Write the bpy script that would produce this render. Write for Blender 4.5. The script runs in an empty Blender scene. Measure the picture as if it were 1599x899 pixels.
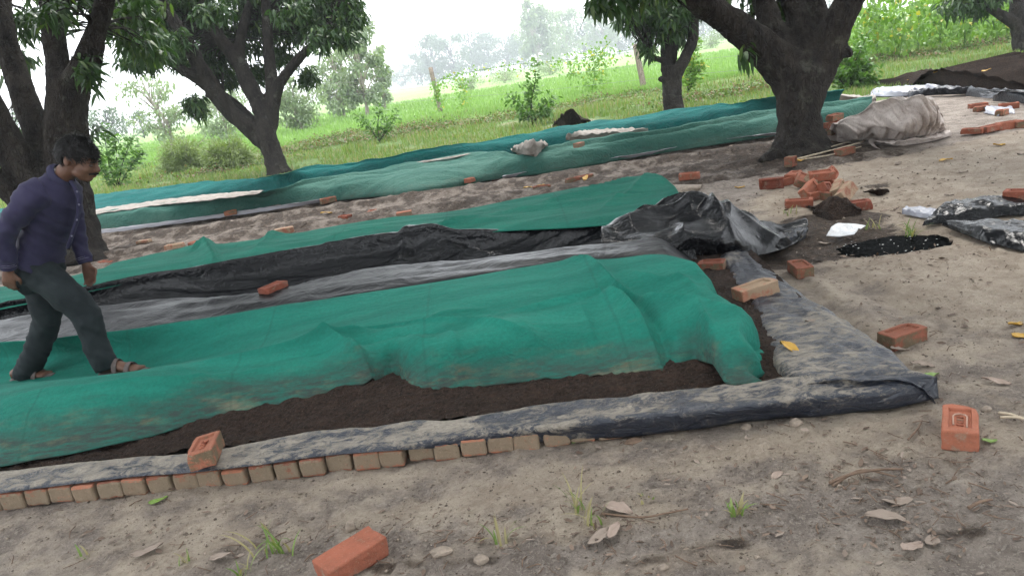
import bpy, bmesh, math, random
import numpy as np
from mathutils import Vector, Matrix, Euler

random.seed(7)
RNG = np.random.default_rng(7)
SC = bpy.context.scene
COL = SC.collection
R = math.radians

# ------------------------------------------------------------------ camera
PITCH, ROLL, CAM_H, FPX, PW, PH = R(15.7), R(9.09), 1.5, 1200.0, 1599.0, 899.0
CAMP = np.array([0.0, 0.0, CAM_H])
_f = np.array([0, math.cos(PITCH), -math.sin(PITCH)])
_u0 = np.array([0, math.sin(PITCH), math.cos(PITCH)])
_r0 = np.array([1.0, 0, 0])
_ri = math.cos(ROLL) * _r0 - math.sin(ROLL) * _u0
_up = math.sin(ROLL) * _r0 + math.cos(ROLL) * _u0
cam_data = bpy.data.cameras.new('camera')
cam_data.sensor_width = 36.0
cam_data.lens = 36.0 * FPX / PW
cam_data.clip_start = 0.05
cam_data.clip_end = 3000
cam = bpy.data.objects.new('camera', cam_data)
COL.objects.link(cam)
cam.matrix_world = Matrix(((_ri[0], _up[0], -_f[0], 0), (_ri[1], _up[1], -_f[1], 0), (_ri[2], _up[2], -_f[2], CAM_H), (0, 0, 0, 1)))
SC.camera = cam

# ------------------------------------------------------------------ overcast sky and soft sun
world = bpy.data.worlds.new('World')
SC.world = world
world.use_nodes = True
wt = world.node_tree
wt.nodes.clear()
sky = wt.nodes.new('ShaderNodeTexSky')
sky.sky_type = 'NISHITA'
sky.sun_disc = False
sky.sun_elevation = R(58)
sky.sun_rotation = R(20)
sky.air_density = 1.0
sky.dust_density = 1.5
sky.ozone_density = 1.0
mixw = wt.nodes.new('ShaderNodeMix')
mixw.data_type = 'RGBA'
mixw.inputs[0].default_value = 0.90
bgw = wt.nodes.new('ShaderNodeBackground')
outw = wt.nodes.new('ShaderNodeOutputWorld')
gain = wt.nodes.new('ShaderNodeMix')
gain.data_type = 'RGBA'
gain.blend_type = 'MULTIPLY'
gain.inputs[0].default_value = 1.0
gain.inputs[7].default_value = (1, 1, 1, 1)
wt.links.new(sky.outputs[0], mixw.inputs[6])
mixw.inputs[7].default_value = (7.0, 7.2, 7.4, 1)   # even white cloud cover
wt.links.new(mixw.outputs[2], gain.inputs[6])
wt.links.new(gain.outputs[2], bgw.inputs[0])
bgw.inputs[1].default_value = 0.15
wt.links.new(bgw.outputs[0], outw.inputs[0])
sun_data = bpy.data.lights.new('sun', 'SUN')
sun_data.energy = 1.5
sun_data.angle = R(14)
sun_data.color = (1.0, 0.97, 0.92)
sun = bpy.data.objects.new('sun', sun_data)
COL.objects.link(sun)
# light comes from in front of the camera (over the open field), slightly from the right
sd = Vector((math.sin(R(20)) * math.cos(R(58)), math.cos(R(20)) * math.cos(R(58)), math.sin(R(58))))
sun.rotation_euler = sd.to_track_quat('Z', 'Y').to_euler()
SC.view_settings.view_transform = 'Standard'
SC.view_settings.look = 'None'
SC.view_settings.exposure = 1.58
SC.view_settings.gamma = 1.0
SC.view_settings.use_curve_mapping = False
SC.cycles.volume_bounces = 0
SC.cycles.max_bounces = 4
SC.cycles.diffuse_bounces = 3
SC.cycles.glossy_bounces = 2
SC.cycles.transmission_bounces = 2
SC.cycles.use_adaptive_sampling = True
SC.cycles.adaptive_threshold = 0.02
SC.cycles.transparent_max_bounces = 8
SC.cycles.use_denoising = True

# ------------------------------------------------------------------ survey helpers (photo point -> real place)
def ray(px, py):
    return (px - PW / 2) / FPX * _ri - (py - PH / 2) / FPX * _up + _f
def G(px, py, z=0.0):                       # where the sight line meets height z
    d = ray(px, py)
    return CAMP + d * ((CAM_H - z) / -d[2])
def D(px, py, depth):                       # the point on the sight line at a depth
    return CAMP + ray(px, py) * depth
_bc = np.array([1.60, 2.77])                # near right corner of the front bed
_ba = R(-5.7)
UD = np.array([math.cos(_ba), math.sin(_ba)])
VD = np.array([-math.sin(_ba), math.cos(_ba)])
def to_uv(P):
    P = np.asarray(P)
    q = P[..., :2] - _bc
    return q @ UD, q @ VD
def from_uv(u, v, z):
    u = np.asarray(u, float); v = np.asarray(v, float)
    return np.stack([_bc[0] + u * UD[0] + v * VD[0], _bc[1] + u * UD[1] + v * VD[1], np.broadcast_to(z, u.shape)], -1)

# ------------------------------------------------------------------ numpy noise
_perm = np.random.default_rng(3).permutation(4096)
def pnoise(x, y, seed=0):
    x = np.asarray(x, float); y = np.asarray(y, float)
    xi = np.floor(x).astype(np.int64); yi = np.floor(y).astype(np.int64)
    xf = x - xi; yf = y - yi
    def gr(ix, iy, dx, dy):
        h = _perm[(_perm[(ix + seed * 131) & 4095] + iy) & 4095]
        a = h * (2 * math.pi / 4096)
        return np.cos(a) * dx + np.sin(a) * dy
    u = xf * xf * xf * (xf * (xf * 6 - 15) + 10); v = yf * yf * yf * (yf * (yf * 6 - 15) + 10)
    a = gr(xi, yi, xf, yf); b = gr(xi + 1, yi, xf - 1, yf)
    c = gr(xi, yi + 1, xf, yf - 1); d = gr(xi + 1, yi + 1, xf - 1, yf - 1)
    return (a + (b - a) * u) * (1 - v) + (c + (d - c) * u) * v
def fbm(x, y, seed=0, oct=4, lac=2.1, gain=0.5):
    s = 0; a = 1.0
    for k in range(oct):
        s = s + a * pnoise(x, y, seed + k * 7); x = x * lac + 3.7; y = y * lac + 1.3; a *= gain
    return s
def ridged(x, y, seed=0, oct=3):
    s = 0; a = 1.0
    for k in range(oct):
        s = s + a * (1 - 2.2 * np.abs(pnoise(x, y, seed + k * 5))); x = x * 2.1 + 5; y = y * 2.1 + 9; a *= 0.5
    return s
def sstep(a, b, x):
    t = np.clip((x - a) / (b - a), 0, 1)
    return t * t * (3 - 2 * t)
def poly_dist(u, v, pl):
    pl = np.asarray(pl, float)
    best = np.full(u.shape, 1e9); side = np.zeros(u.shape); tt = np.zeros(u.shape)
    n = len(pl) - 1
    for i in range(n):
        a = pl[i]; b = pl[i + 1]; ab = b - a
        t = np.clip(((u - a[0]) * ab[0] + (v - a[1]) * ab[1]) / (ab @ ab), 0, 1)
        dx = u - a[0] - t * ab[0]; dy = v - a[1] - t * ab[1]
        d = np.hypot(dx, dy); m = d < best
        best = np.where(m, d, best)
        side = np.where(m, np.sign(ab[0] * dy - ab[1] * dx), side)
        tt = np.where(m, (i + t) / n, tt)
    return best, side, tt

# ------------------------------------------------------------------ object helpers
def link(name, me, mat=None, parent=None):
    o = bpy.data.objects.new(name, me)
    COL.objects.link(o)
    if mat is not None and me is not None:
        if len(me.materials) == 0:
            me.materials.append(mat)
    if parent is not None:
        o.parent = parent
    return o
def np_mesh(name, verts, faces, smooth=True):
    """faces: int array (n,3) or (n,4), or list of such arrays"""
    me = bpy.data.meshes.new(name)
    if not isinstance(faces, (list, tuple)):
        faces = [faces]
    faces = [np.asarray(f, np.int32) for f in faces if len(f)]
    verts = np.asarray(verts, np.float32).reshape(-1, 3)
    me.vertices.add(len(verts)); me.vertices.foreach_set('co', verts.ravel())
    idx = np.concatenate([f.ravel() for f in faces])
    tot = np.concatenate([np.full(len(f), f.shape[1], np.int32) for f in faces])
    st = np.concatenate([[0], np.cumsum(tot)[:-1]]).astype(np.int32)
    me.loops.add(len(idx)); me.loops.foreach_set('vertex_index', idx)
    me.polygons.add(len(tot)); me.polygons.foreach_set('loop_start', st); me.polygons.foreach_set('loop_total', tot)
    if smooth:
        me.polygons.foreach_set('use_smooth', np.ones(len(tot), bool))
    me.update(calc_edges=True); me.validate()
    return me
def grid_faces(nu, nv):
    i = np.arange(nu * nv).reshape(nu, nv)
    return np.stack([i[:-1, :-1], i[1:, :-1], i[1:, 1:], i[:-1, 1:]], -1).reshape(-1, 4)
def set_attr(me, name, vals):
    a = me.attributes.new(name, 'FLOAT', 'POINT')
    a.data.foreach_set('value', np.asarray(vals, np.float32).ravel())
def tag(o, label=None, cat=None, group=None, kind=None):
    if label: o['label'] = label
    if cat: o['category'] = cat
    if group: o['group'] = group
    if kind: o['kind'] = kind
    return o
def empty(name, loc=(0, 0, 0)):
    o = bpy.data.objects.new(name, None)
    o.empty_display_size = 0.1
    COL.objects.link(o)
    o.location = loc
    return o
def thing(name, loc, label, cat, group=None):
    return tag(empty(name, loc), label, cat, group)
def solid(o, t):
    m = o.modifiers.new('thickness', 'SOLIDIFY'); m.thickness = t; m.offset = -1
    return o
def shift(P, loc):
    return np.asarray(P, float) - np.asarray(loc, float)

# ------------------------------------------------------------------ material helpers
class MT:
    def __init__(s, name):
        s.m = bpy.data.materials.new(name); s.m.use_nodes = True
        s.t = s.m.node_tree; s.t.nodes.clear()
        s.out = s.t.nodes.new('ShaderNodeOutputMaterial')
        s.b = s.t.nodes.new('ShaderNodeBsdfPrincipled')
        s.t.links.new(s.b.outputs[0], s.out.inputs[0])
    def n(s, ty, **kw):
        nd = s.t.nodes.new('ShaderNode' + ty)
        for k, v in kw.items():
            setattr(nd, k, v)
        return nd
    def l(s, a, b):
        s.t.links.new(a, b)
    def put(s, sock, v):
        if hasattr(v, 'is_linked') or hasattr(v, 'links'):
            s.t.links.new(v, sock)
        else:
            sock.default_value = v if not isinstance(v, tuple) or len(v) == 4 or sock.type == 'VECTOR' else (*v, 1)
    def coord(s, kind='Object', scale=None):
        if kind == 'Position':
            o = s.n('NewGeometry').outputs['Position']
        else:
            o = s.n('TexCoord').outputs[kind]
        if scale is not None:
            mp = s.n('Mapping'); s.l(o, mp.inputs[0]); mp.inputs['Scale'].default_value = scale
            o = mp.outputs[0]
        return o
    def noise(s, co, sc, det=4, rough=0.6, dist=0.0, out=0):
        nd = s.n('TexNoise'); s.l(co, nd.inputs['Vector'])
        nd.inputs['Scale'].default_value = sc; nd.inputs['Detail'].default_value = det
        nd.inputs['Roughness'].default_value = rough; nd.inputs['Distortion'].default_value = dist
        return nd.outputs[out]
    def voro(s, co, sc, feat='F1', out=0, rnd=1.0):
        nd = s.n('TexVoronoi', feature=feat); s.l(co, nd.inputs['Vector'])
        nd.inputs['Scale'].default_value = sc
        nd.inputs['Randomness'].default_value = rnd
        return nd.outputs[out]
    def wave(s, co, sc, dist=0.0, det=0, direction='X'):
        nd = s.n('TexWave', bands_direction=direction); s.l(co, nd.inputs['Vector'])
        nd.inputs['Scale'].default_value = sc; nd.inputs['Distortion'].default_value = dist; nd.inputs['Detail'].default_value = det
        return nd.outputs[1]
    def ramp(s, v, lo, hi, a=0.0, b=1.0):
        nd = s.n('MapRange', interpolation_type='SMOOTHSTEP'); s.put(nd.inputs[0], v)
        nd.inputs[1].default_value = lo; nd.inputs[2].default_value = hi
        nd.inputs[3].default_value = a; nd.inputs[4].default_value = b
        return nd.outputs[0]
    def math(s, op, a, b=0.0, c=None):
        nd = s.n('Math', operation=op); s.put(nd.inputs[0], a); s.put(nd.inputs[1], b)
        if c is not None: s.put(nd.inputs[2], c)
        return nd.outputs[0]
    def mix(s, fac, a, b, mode='MIX'):
        nd = s.n('Mix', data_type='RGBA', blend_type=mode)
        s.put(nd.inputs[0], fac); s.put(nd.inputs[6], a); s.put(nd.inputs[7], b)
        return nd.outputs[2]
    def attr(s, name):
        return s.n('Attribute', attribute_name=name).outputs['Fac']
    def bump(s, h, strength=0.5, dist=0.01, prev=None):
        nd = s.n('Bump'); s.put(nd.inputs['Height'], h)
        nd.inputs['Strength'].default_value = strength; nd.inputs['Distance'].default_value = dist
        if prev is not None: s.l(prev, nd.inputs['Normal'])
        return nd.outputs[0]
    def set(s, color=None, rough=None, normal=None, spec=None, **kw):
        if color is not None: s.put(s.b.inputs['Base Color'], color)
        if rough is not None: s.put(s.b.inputs['Roughness'], rough)
        if normal is not None: s.l(normal, s.b.inputs['Normal'])
        if spec is not None: s.b.inputs['Specular IOR Level'].default_value = spec
        for k, v in kw.items():
            s.put(s.b.inputs[k.replace('_', ' ')], v)
        return s.m
    def rnd_island(s):
        return s.n('NewGeometry').outputs['Random Per Island']
    def rnd_obj(s):
        return s.n('ObjectInfo').outputs['Random']

M = {}
def mk_materials():
    # --- ground
    t = MT('ground_earth'); P = t.coord('Position')
    n1 = t.noise(P, 0.9, 5, 0.6); n2 = t.noise(P, 4.0, 6, 0.65); n3 = t.noise(P, 22.0, 5, 0.7); n4 = t.noise(P, 90.0, 3, 0.7)
    sand = t.mix(t.ramp(n2, 0.35, 0.68), (0.37, 0.30, 0.235), (0.49, 0.41, 0.325))
    sand = t.mix(t.ramp(n3, 0.45, 0.75, 0, 0.6), sand, (0.27, 0.20, 0.145))
    grey = t.mix(t.ramp(n2, 0.38, 0.62), (0.232, 0.192, 0.164), (0.37, 0.312, 0.266))
    grey = t.mix(t.ramp(n3, 0.50, 0.72, 0, 0.8), grey, (0.085, 0.067, 0.055))
    fl = t.noise(t.coord('Position', (1, 1.0, 1)), 46.0, 4, 0.75, 1.2)
    grey = t.mix(t.ramp(fl, 0.53, 0.60, 0, 0.62), grey, (0.44, 0.385, 0.33))
    fl2 = t.noise(P, 105.0, 5, 0.8, 1.5)
    grey = t.mix(t.ramp(fl2, 0.55, 0.63, 0, 0.35), grey, (0.065, 0.050, 0.040))
    sand = t.mix(t.ramp(fl2, 0.56, 0.64, 0, 0.45), sand, (0.17, 0.13, 0.10))
    dark = t.mix(t.ramp(n3, 0.35, 0.7), (0.040, 0.028, 0.021), (0.105, 0.075, 0.055))
    dark = t.mix(t.ramp(fl, 0.60, 0.68, 0, 0.35), dark, (0.30, 0.25, 0.20))
    a_s = t.math('ADD', t.attr('sand'), t.math('MULTIPLY_ADD', n2, 0.9, -0.45))
    a_s = t.math('ADD', a_s, t.math('MULTIPLY_ADD', n1, 0.6, -0.3))
    c = t.mix(t.ramp(a_s, 0.36, 0.62), grey, sand)
    a_d = t.math('ADD', t.attr('dark'), t.math('MULTIPLY_ADD', n2, 1.2, -0.6))
    c = t.mix(t.ramp(a_d, 0.40, 0.60), c, dark)
    spk = t.voro(P, 130.0)
    c = t.mix(t.ramp(spk, 0.16, 0.08, 0, 0.5), c, (0.50, 0.45, 0.38))
    vr = t.noise(P, 180.0, 2, 0.6)
    c = t.mix(t.ramp(vr, 0.62, 0.72, 0, 0.6), c, (0.06, 0.045, 0.035))
    # grass-covered soil
    gn = t.noise(P, 6.0, 6, 0.75); gn2 = t.noise(P, 0.35, 4, 0.6)
    gr = t.mix(t.ramp(gn, 0.3, 0.7), (0.055, 0.105, 0.022), (0.15, 0.24, 0.055))
    gr = t.mix(t.ramp(gn2, 0.55, 0.72, 0, 0.7), gr, (0.22, 0.19, 0.10))
    a_g = t.math('ADD', t.attr('grass'), t.math('MULTIPLY_ADD', gn, 0.7, -0.35))
    c = t.mix(t.ramp(a_g, 0.40, 0.60), c, gr)
    # rice field
    fn = t.noise(t.coord('Position', (1, 0.45, 1)), 2.2, 6, 0.8); fn2 = t.noise(P, 0.05, 3, 0.5)
    fd = t.mix(t.ramp(fn, 0.3, 0.7), (0.155, 0.265, 0.078), (0.245, 0.37, 0.122))
    fd = t.mix(t.ramp(fn2, 0.5, 0.65, 0, 0.35), fd, (0.36, 0.46, 0.16))
    c = t.mix(t.attr('field'), c, fd)
    h = t.math('ADD', t.math('MULTIPLY', n3, 0.7), t.math('MULTIPLY', n4, 0.35))
    h = t.math('ADD', h, t.math('MULTIPLY', fl, 0.75))
    h = t.math('ADD', h, t.math('MULTIPLY', fl2, 0.35))
    nrm = t.bump(h, 1.0, 0.036)
    M['ground'] = t.set(c, t.ramp(n2, 0.3, 0.7, 0.95, 0.75), nrm, 0.25)
    # --- compost
    t = MT('dark_compost'); P = t.coord('Position')
    n1 = t.noise(P, 9.0, 6, 0.7); n2 = t.noise(P, 60.0, 5, 0.8); v = t.voro(P, 75.0)
    c = t.mix(t.ramp(n2, 0.35, 0.7), (0.012, 0.008, 0.006), (0.055, 0.034, 0.025))
    c = t.mix(t.ramp(n1, 0.45, 0.75, 0, 0.5), c, (0.075, 0.045, 0.032))
    c = t.mix(t.ramp(t.voro(P, 55.0), 0.11, 0.05, 0, 0.7), c, (0.28, 0.19, 0.12))
    h = t.math('ADD', n2, t.math('MULTIPLY', v, -0.7))
    M['compost'] = t.set(c, 0.95, t.bump(h, 1.0, 0.02), 0.2)
    # --- bricks
    def brick(name, red, dust, amt):
        t = MT(name); P = t.coord('Object'); rn = t.rnd_obj()
        off = t.n('VectorMath', operation='ADD'); t.l(P, off.inputs[0])
        cx = t.n('CombineXYZ'); t.l(t.math('MULTIPLY', rn, 17.0), cx.inputs[0]); t.l(cx.outputs[0], off.inputs[1]); P2 = off.outputs[0]
        n1 = t.noise(P2, 14, 5, 0.65); n2 = t.noise(P2, 120, 4, 0.7); n3 = t.noise(P2, 32, 4, 0.7)
        c = t.mix(t.ramp(n1, 0.3, 0.7), red, tuple(x * 0.62 for x in red))
        c = t.mix(t.math('MULTIPLY', rn, 0.35), c, (0.36, 0.17, 0.10))
        hs = t.n('HueSaturation'); t.l(c, hs.inputs['Color']); t.l(t.math('MULTIPLY_ADD', rn, 0.5, 0.72), hs.inputs['Value'])
        c = hs.outputs[0]
        side = t.math('ABSOLUTE', t.n('SeparateXYZ').outputs[2])
        sx = [q for q in t.t.nodes if q.bl_idname == 'ShaderNodeSeparateXYZ'][0]
        t.l(t.coord('Normal'), sx.inputs[0])
        f = t.math('ADD', t.math('MULTIPLY', n1, 0.9), t.math('MULTIPLY', n3, 0.35))
        f = t.math('ADD', f, t.math('MULTIPLY', side, -amt[1]))
        c = t.mix(t.ramp(f, amt[0], amt[0] + 0.16, 0, 0.9), c, dust)
        c = t.mix(t.ramp(n2, 0.58, 0.7, 0, 0.6), c, (0.10, 0.055, 0.04))
        c = t.mix(t.ramp(n2, 0.42, 0.33, 0, 0.5), c, (0.34, 0.22, 0.16))
        h = t.math('ADD', n2, t.math('MULTIPLY', n3, 1.2))
        return t.set(c, 0.92, t.bump(h, 0.6, 0.004), 0.25)
    M['brick_red'] = brick('red_brick', (0.27, 0.075, 0.046), (0.25, 0.185, 0.135), (0.64, 0.06))
    M['brick_mix'] = brick('red_brick_with_muddy_sides', (0.25, 0.082, 0.052), (0.12, 0.10, 0.062), (0.50, 0.40))
    M['brick_kerb'] = brick('dusty_kerb_brick', (0.29, 0.105, 0.065), (0.19, 0.155, 0.108), (0.38, 0.44))
    M['brick_pale'] = brick('pale_dusty_brick', (0.31, 0.13, 0.085), (0.31, 0.23, 0.155), (0.50, 0.0))
    # --- green net
    def net(name, col, col2, dirtc, wv=520, bmp=0.28):
        t = MT(name); P = t.coord('Position')
        n1 = t.noise(t.coord('Position', (0.5, 3, 1)), 2.2, 5, 0.65); n2 = t.noise(t.coord('Position', (0.6, 2.0, 2.0)), 9, 6, 0.7); n3 = t.noise(P, 60, 4, 0.7)
        c = t.mix(t.ramp(n1, 0.3, 0.7), col, col2)
        hs = t.n('HueSaturation'); t.l(c, hs.inputs['Color']); t.l(t.ramp(n3, 0.2, 0.8, 0.85, 1.15), hs.inputs['Value']); c = hs.outputs[0]
        d = t.math('ADD', t.attr('dirt'), t.math('MULTIPLY_ADD', n2, 1.7, -0.85))
        d = t.math('ADD', d, t.math('MULTIPLY_ADD', n1, 0.5, -0.25))
        st = t.noise(t.coord('Position', (0.35, 2.0, 3.0)), 16, 5, 0.75)
        d = t.math('ADD', d, t.math('MULTIPLY_ADD', st, 1.3, -0.65))
        dn = t.noise(t.coord('Position', (1.0, 2.0, 3.0)), 5, 5, 0.7)
        dcol = t.mix(t.ramp(dn, 0.50, 0.66), dirtc, (0.085, 0.075, 0.050))
        dcol = t.mix(t.ramp(st, 0.40, 0.62, 0, 0.55), dcol, c)
        c = t.mix(t.ramp(d, 0.20, 1.25, 0, 0.92), c, dcol)
        c = t.mix(t.ramp(t.math('ADD', t.attr('sandy'), t.math('MULTIPLY_ADD', n2, 1.0, -0.5)), 0.40, 1.0, 0, 0.65), c, (0.26, 0.215, 0.135))
        spk = t.voro(P, 26.0)
        c = t.mix(t.ramp(spk, 0.055, 0.03, 0, 0.8), c, (0.05, 0.06, 0.045))
        seam = t.wave(t.coord('Position'), 0.33, 0.6, 1, 'X')
        c = t.mix(t.ramp(seam, 0.9990, 0.9999, 0, 0.22), c, (0.01, 0.05, 0.04))
        w = t.math('ADD', t.wave(t.coord('Position'), wv * 0.16, 0.3, 1, 'X'), t.wave(t.coord('Position'), wv * 0.16, 0.3, 1, 'Y'))
        h = t.math('ADD', t.math('MULTIPLY', w, 0.10), t.math('MULTIPLY', n3, 0.6))
        cr = t.noise(t.coord('Position', (0.7, 1.6, 1.0)), 7.0, 4, 0.55, 1.6)
        h = t.math('ADD', h, t.math('MULTIPLY', n2, 0.5))
        h = t.math('ADD', h, t.math('MULTIPLY', t.math('ABSOLUTE', t.math('SUBTRACT', cr, 0.5)), -9.0))
        return t.set(c, 0.82, t.bump(h, bmp, 0.012), 0.15)
    M['net_green'] = net('green_shade_net', (0.006, 0.108, 0.080), (0.012, 0.155, 0.115), (0.036, 0.042, 0.038))
    M['net_green2'] = net('green_shade_net_dusty', (0.008, 0.110, 0.079), (0.017, 0.155, 0.110), (0.06, 0.10, 0.075))
    M['net_far'] = net('faded_green_shade_net', (0.022, 0.092, 0.074), (0.060, 0.148, 0.118), (0.05, 0.075, 0.06), 300, 0.5)
    M['net_teal'] = net('teal_shade_net', (0.005, 0.084, 0.080), (0.012, 0.130, 0.120), (0.02, 0.07, 0.08), 300, 0.5)
    # --- plastic
    def plastic(name, base, rough, dustc, lo, hi, amt, crink=0.5, cs=14.0, fl=0.2, spec=0.4):
        t = MT(name); P = t.coord('Position'); PS = t.coord('Position', (0.6, 1.3, 1.0))
        n1 = t.noise(PS, 17.0, 6, 0.75, 0.9); n2 = t.noise(PS, 80.0, 5, 0.8, 0.8); n3 = t.noise(P, 1.4, 3, 0.5)
        f = t.math('ADD', t.math('MULTIPLY', n1, 0.7), t.math('MULTIPLY', n2, 0.45))
        f = t.math('ADD', f, t.math('MULTIPLY_ADD', n3, 0.4, -0.2))
        f = t.math('ADD', f, t.math('MULTIPLY', t.attr('dust'), 0.5))
        mask = t.ramp(f, lo, hi, 0, amt)
        dc = t.mix(t.ramp(n2, 0.35, 0.65), dustc, tuple(x * 0.6 for x in dustc))
        film = t.mix(t.ramp(n1, 0.35, 0.80, 0.0, fl), base, dustc)
        c = t.mix(mask, film, dc)
        cr = t.noise(t.coord('Position', (0.6, 1.2, 1)), cs, 3, 0.55, 1.4)
        rid = t.math('ABSOLUTE', t.math('SUBTRACT', cr, 0.5))
        h = t.math('MULTIPLY', rid, -3.0)
        nr = t.bump(h, crink, 0.012)
        nr = t.bump(t.math('ADD', mask, t.math('MULTIPLY', n2, 0.5)), 0.4, 0.006, nr)
        mt = t.attr('matte')
        c = t.mix(t.math('MULTIPLY', mt, 0.85), c, t.mix(t.ramp(n1, 0.35, 0.7), (0.007, 0.008, 0.010), (0.024, 0.024, 0.025)))
        return t.set(c, t.mix(mt, t.mix(mask, (rough,) * 3, (0.9,) * 3), (0.42,) * 3), nr, spec)
    M['pl_black'] = plastic('black_plastic_sheet', (0.0045, 0.005, 0.0065), 0.13, (0.15, 0.14, 0.13), 0.90, 1.10, 0.8, 0.5, 7.0, 0.04, 0.25)
    M['pl_liner'] = plastic('muddy_plastic_liner', (0.018, 0.022, 0.033), 0.30, (0.29, 0.255, 0.21), 0.61, 0.72, 0.9, 0.6, 14.0, 0.08)
    M['pl_silver'] = plastic('silver_grey_plastic', (0.30, 0.31, 0.36), 0.22, (0.33, 0.30, 0.27), 0.72, 0.95, 0.8, 0.5)
    M['pl_white'] = plastic('white_plastic_edging', (0.26, 0.26, 0.29), 0.4, (0.40, 0.36, 0.31), 0.70, 0.95, 0.7, 0.3)
    M['pl_packet'] = plastic('white_packet_film', (0.75, 0.76, 0.78), 0.25, (0.38, 0.27, 0.17), 0.80, 1.0, 0.8, 0.5, 30)
    # --- pale cloth
    t = MT('pale_cloth'); P = t.coord('Position'); n1 = t.noise(P, 8, 5, 0.7); n2 = t.noise(P, 50, 4, 0.7)
    c = t.mix(t.ramp(n1, 0.3, 0.7), (0.22, 0.195, 0.172), (0.34, 0.31, 0.28)); M['cloth_pale'] = t.set(c, 0.85, t.bump(n2, 0.4, 0.01), 0.2)
    t = MT('brownish_net_cloth'); P = t.coord('Position'); n1 = t.noise(P, 5, 5, 0.7); n2 = t.noise(P, 45, 4, 0.75)
    c = t.mix(t.ramp(n1, 0.3, 0.7), (0.41, 0.35, 0.32), (0.58, 0.515, 0.475)); c = t.mix(t.ramp(n2, 0.5, 0.7, 0, 0.5), c, (0.17, 0.125, 0.10))
    M['cloth_brown'] = t.set(c, 0.9, t.bump(n2, 0.6, 0.015), 0.2)
    # --- bark
    t = MT('mango_bark'); P = t.coord('Position', (1, 1, 0.35)); n1 = t.noise(P, 6, 6, 0.7); n2 = t.noise(P, 28, 5, 0.75, 0.6); v = t.voro(t.coord('Position', (1, 1, 0.3)), 26, 'DISTANCE_TO_EDGE')
    c = t.mix(t.ramp(n1, 0.3, 0.7), (0.017, 0.015, 0.014), (0.050, 0.042, 0.036)); c = t.mix(t.ramp(n2, 0.52, 0.72, 0, 0.5), c, (0.095, 0.085, 0.072))
    h = t.math('ADD', n2, t.math('MULTIPLY', t.ramp(v, 0.0, 0.12), 0.5)); lz = t.noise(t.coord('Position'), 3.0, 5, 0.7); c = t.mix(t.ramp(lz, 0.56, 0.68, 0, 0.55), c, (0.125, 0.125, 0.10))
    M['bark'] = t.set(c, 0.95, t.bump(h, 1.0, 0.05), 0.15)
    t = MT('pale_bark'); P = t.coord('Position', (1, 1, 0.3)); n1 = t.noise(P, 4, 5, 0.7)
    M['bark_pale'] = t.set(t.mix(t.ramp(n1, 0.35, 0.65), (0.20, 0.17, 0.14), (0.42, 0.38, 0.33)), 0.9, None, 0.2)
    t = MT('weathered_wood'); P = t.coord('Position', (8, 8, 1)); n1 = t.noise(P, 5, 5, 0.7)
    M['wood'] = t.set(t.mix(t.ramp(n1, 0.35, 0.65), (0.13, 0.105, 0.08), (0.30, 0.25, 0.20)), 0.9, t.bump(n1, 0.5, 0.01), 0.2)
    # --- leaves
    def leafm(name, a, b, c2=None, rough=0.45, trans=0.25, p2=0.12):
        t = MT(name); r = t.rnd_island()
        c = t.mix(r, a, b)
        if c2 is not None:
            c = t.mix(t.ramp(t.math('FRACT', t.math('MULTIPLY', r, 37.7)), 1 - p2, 1 - p2 + 0.02), c, c2)
        m = t.set(c, rough, None, 0.4)
        if trans:
            tr = t.n('BsdfTranslucent'); t.put(tr.inputs[0], t.mix(1.0, c, (1.1, 1.25, 0.5), 'MULTIPLY'))
            mx = t.n('MixShader'); mx.inputs[0].default_value = trans
            t.l(t.b.outputs[0], mx.inputs[1]); t.l(tr.outputs[0], mx.inputs[2]); t.l(mx.outputs[0], t.out.inputs[0])
        return m
    M['lf_mango'] = leafm('mango_leaf', (0.022, 0.058, 0.016), (0.050, 0.105, 0.026), (0.09, 0.15, 0.035), 0.42, 0.28)
    M['lf_euc'] = leafm('eucalyptus_leaf', (0.19, 0.25, 0.155), (0.29, 0.35, 0.225), None, 0.6, 0.3)  # pale leaf tone also stands in for distance haze
    M['lf_far'] = leafm('far_tree_leaf', (0.060, 0.105, 0.055), (0.115, 0.165, 0.085), None, 0.6, 0.25)
    M['lf_bush'] = leafm('bush_leaf', (0.16, 0.22, 0.08), (0.27, 0.33, 0.14), None, 0.6, 0.3)
    M['lf_shrub'] = leafm('shrub_leaf', (0.065, 0.15, 0.028), (0.13, 0.25, 0.05), None, 0.45, 0.3)
    M['lf_vine'] = leafm('vine_leaf', (0.11, 0.23, 0.035), (0.22, 0.36, 0.06), (0.42, 0.38, 0.06), 0.5, 0.35, 0.10)
    M['lf_weed'] = leafm('weed_leaf', (0.06, 0.11, 0.025), (0.14, 0.20, 0.05), (0.19, 0.12, 0.07), 0.6, 0.25, 0.3)
    M['grass'] = leafm('grass_blade', (0.115, 0.185, 0.045), (0.21, 0.29, 0.085), (0.30, 0.26, 0.14), 0.6, 0.3, 0.22)
    M['rice'] = leafm('rice_blade', (0.145, 0.255, 0.070), (0.235, 0.365, 0.115), None, 0.6, 0.35)
    M['lf_dry'] = leafm('dry_leaf', (0.075, 0.048, 0.034), (0.19, 0.135, 0.10), (0.24, 0.19, 0.155), 0.8, 0.0, 0.12)
    M['lf_yel'] = leafm('yellow_leaf', (0.40, 0.205, 0.025), (0.45, 0.28, 0.045), None, 0.6, 0.0)
    M['lf_palebrown'] = leafm('pale_dry_leaf', (0.27, 0.205, 0.165), (0.30, 0.23, 0.19), None, 0.75, 0.0)
    M['lf_green'] = leafm('fresh_green_leaf', (0.13, 0.22, 0.035), (0.16, 0.25, 0.05), None, 0.5, 0.0)
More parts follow.
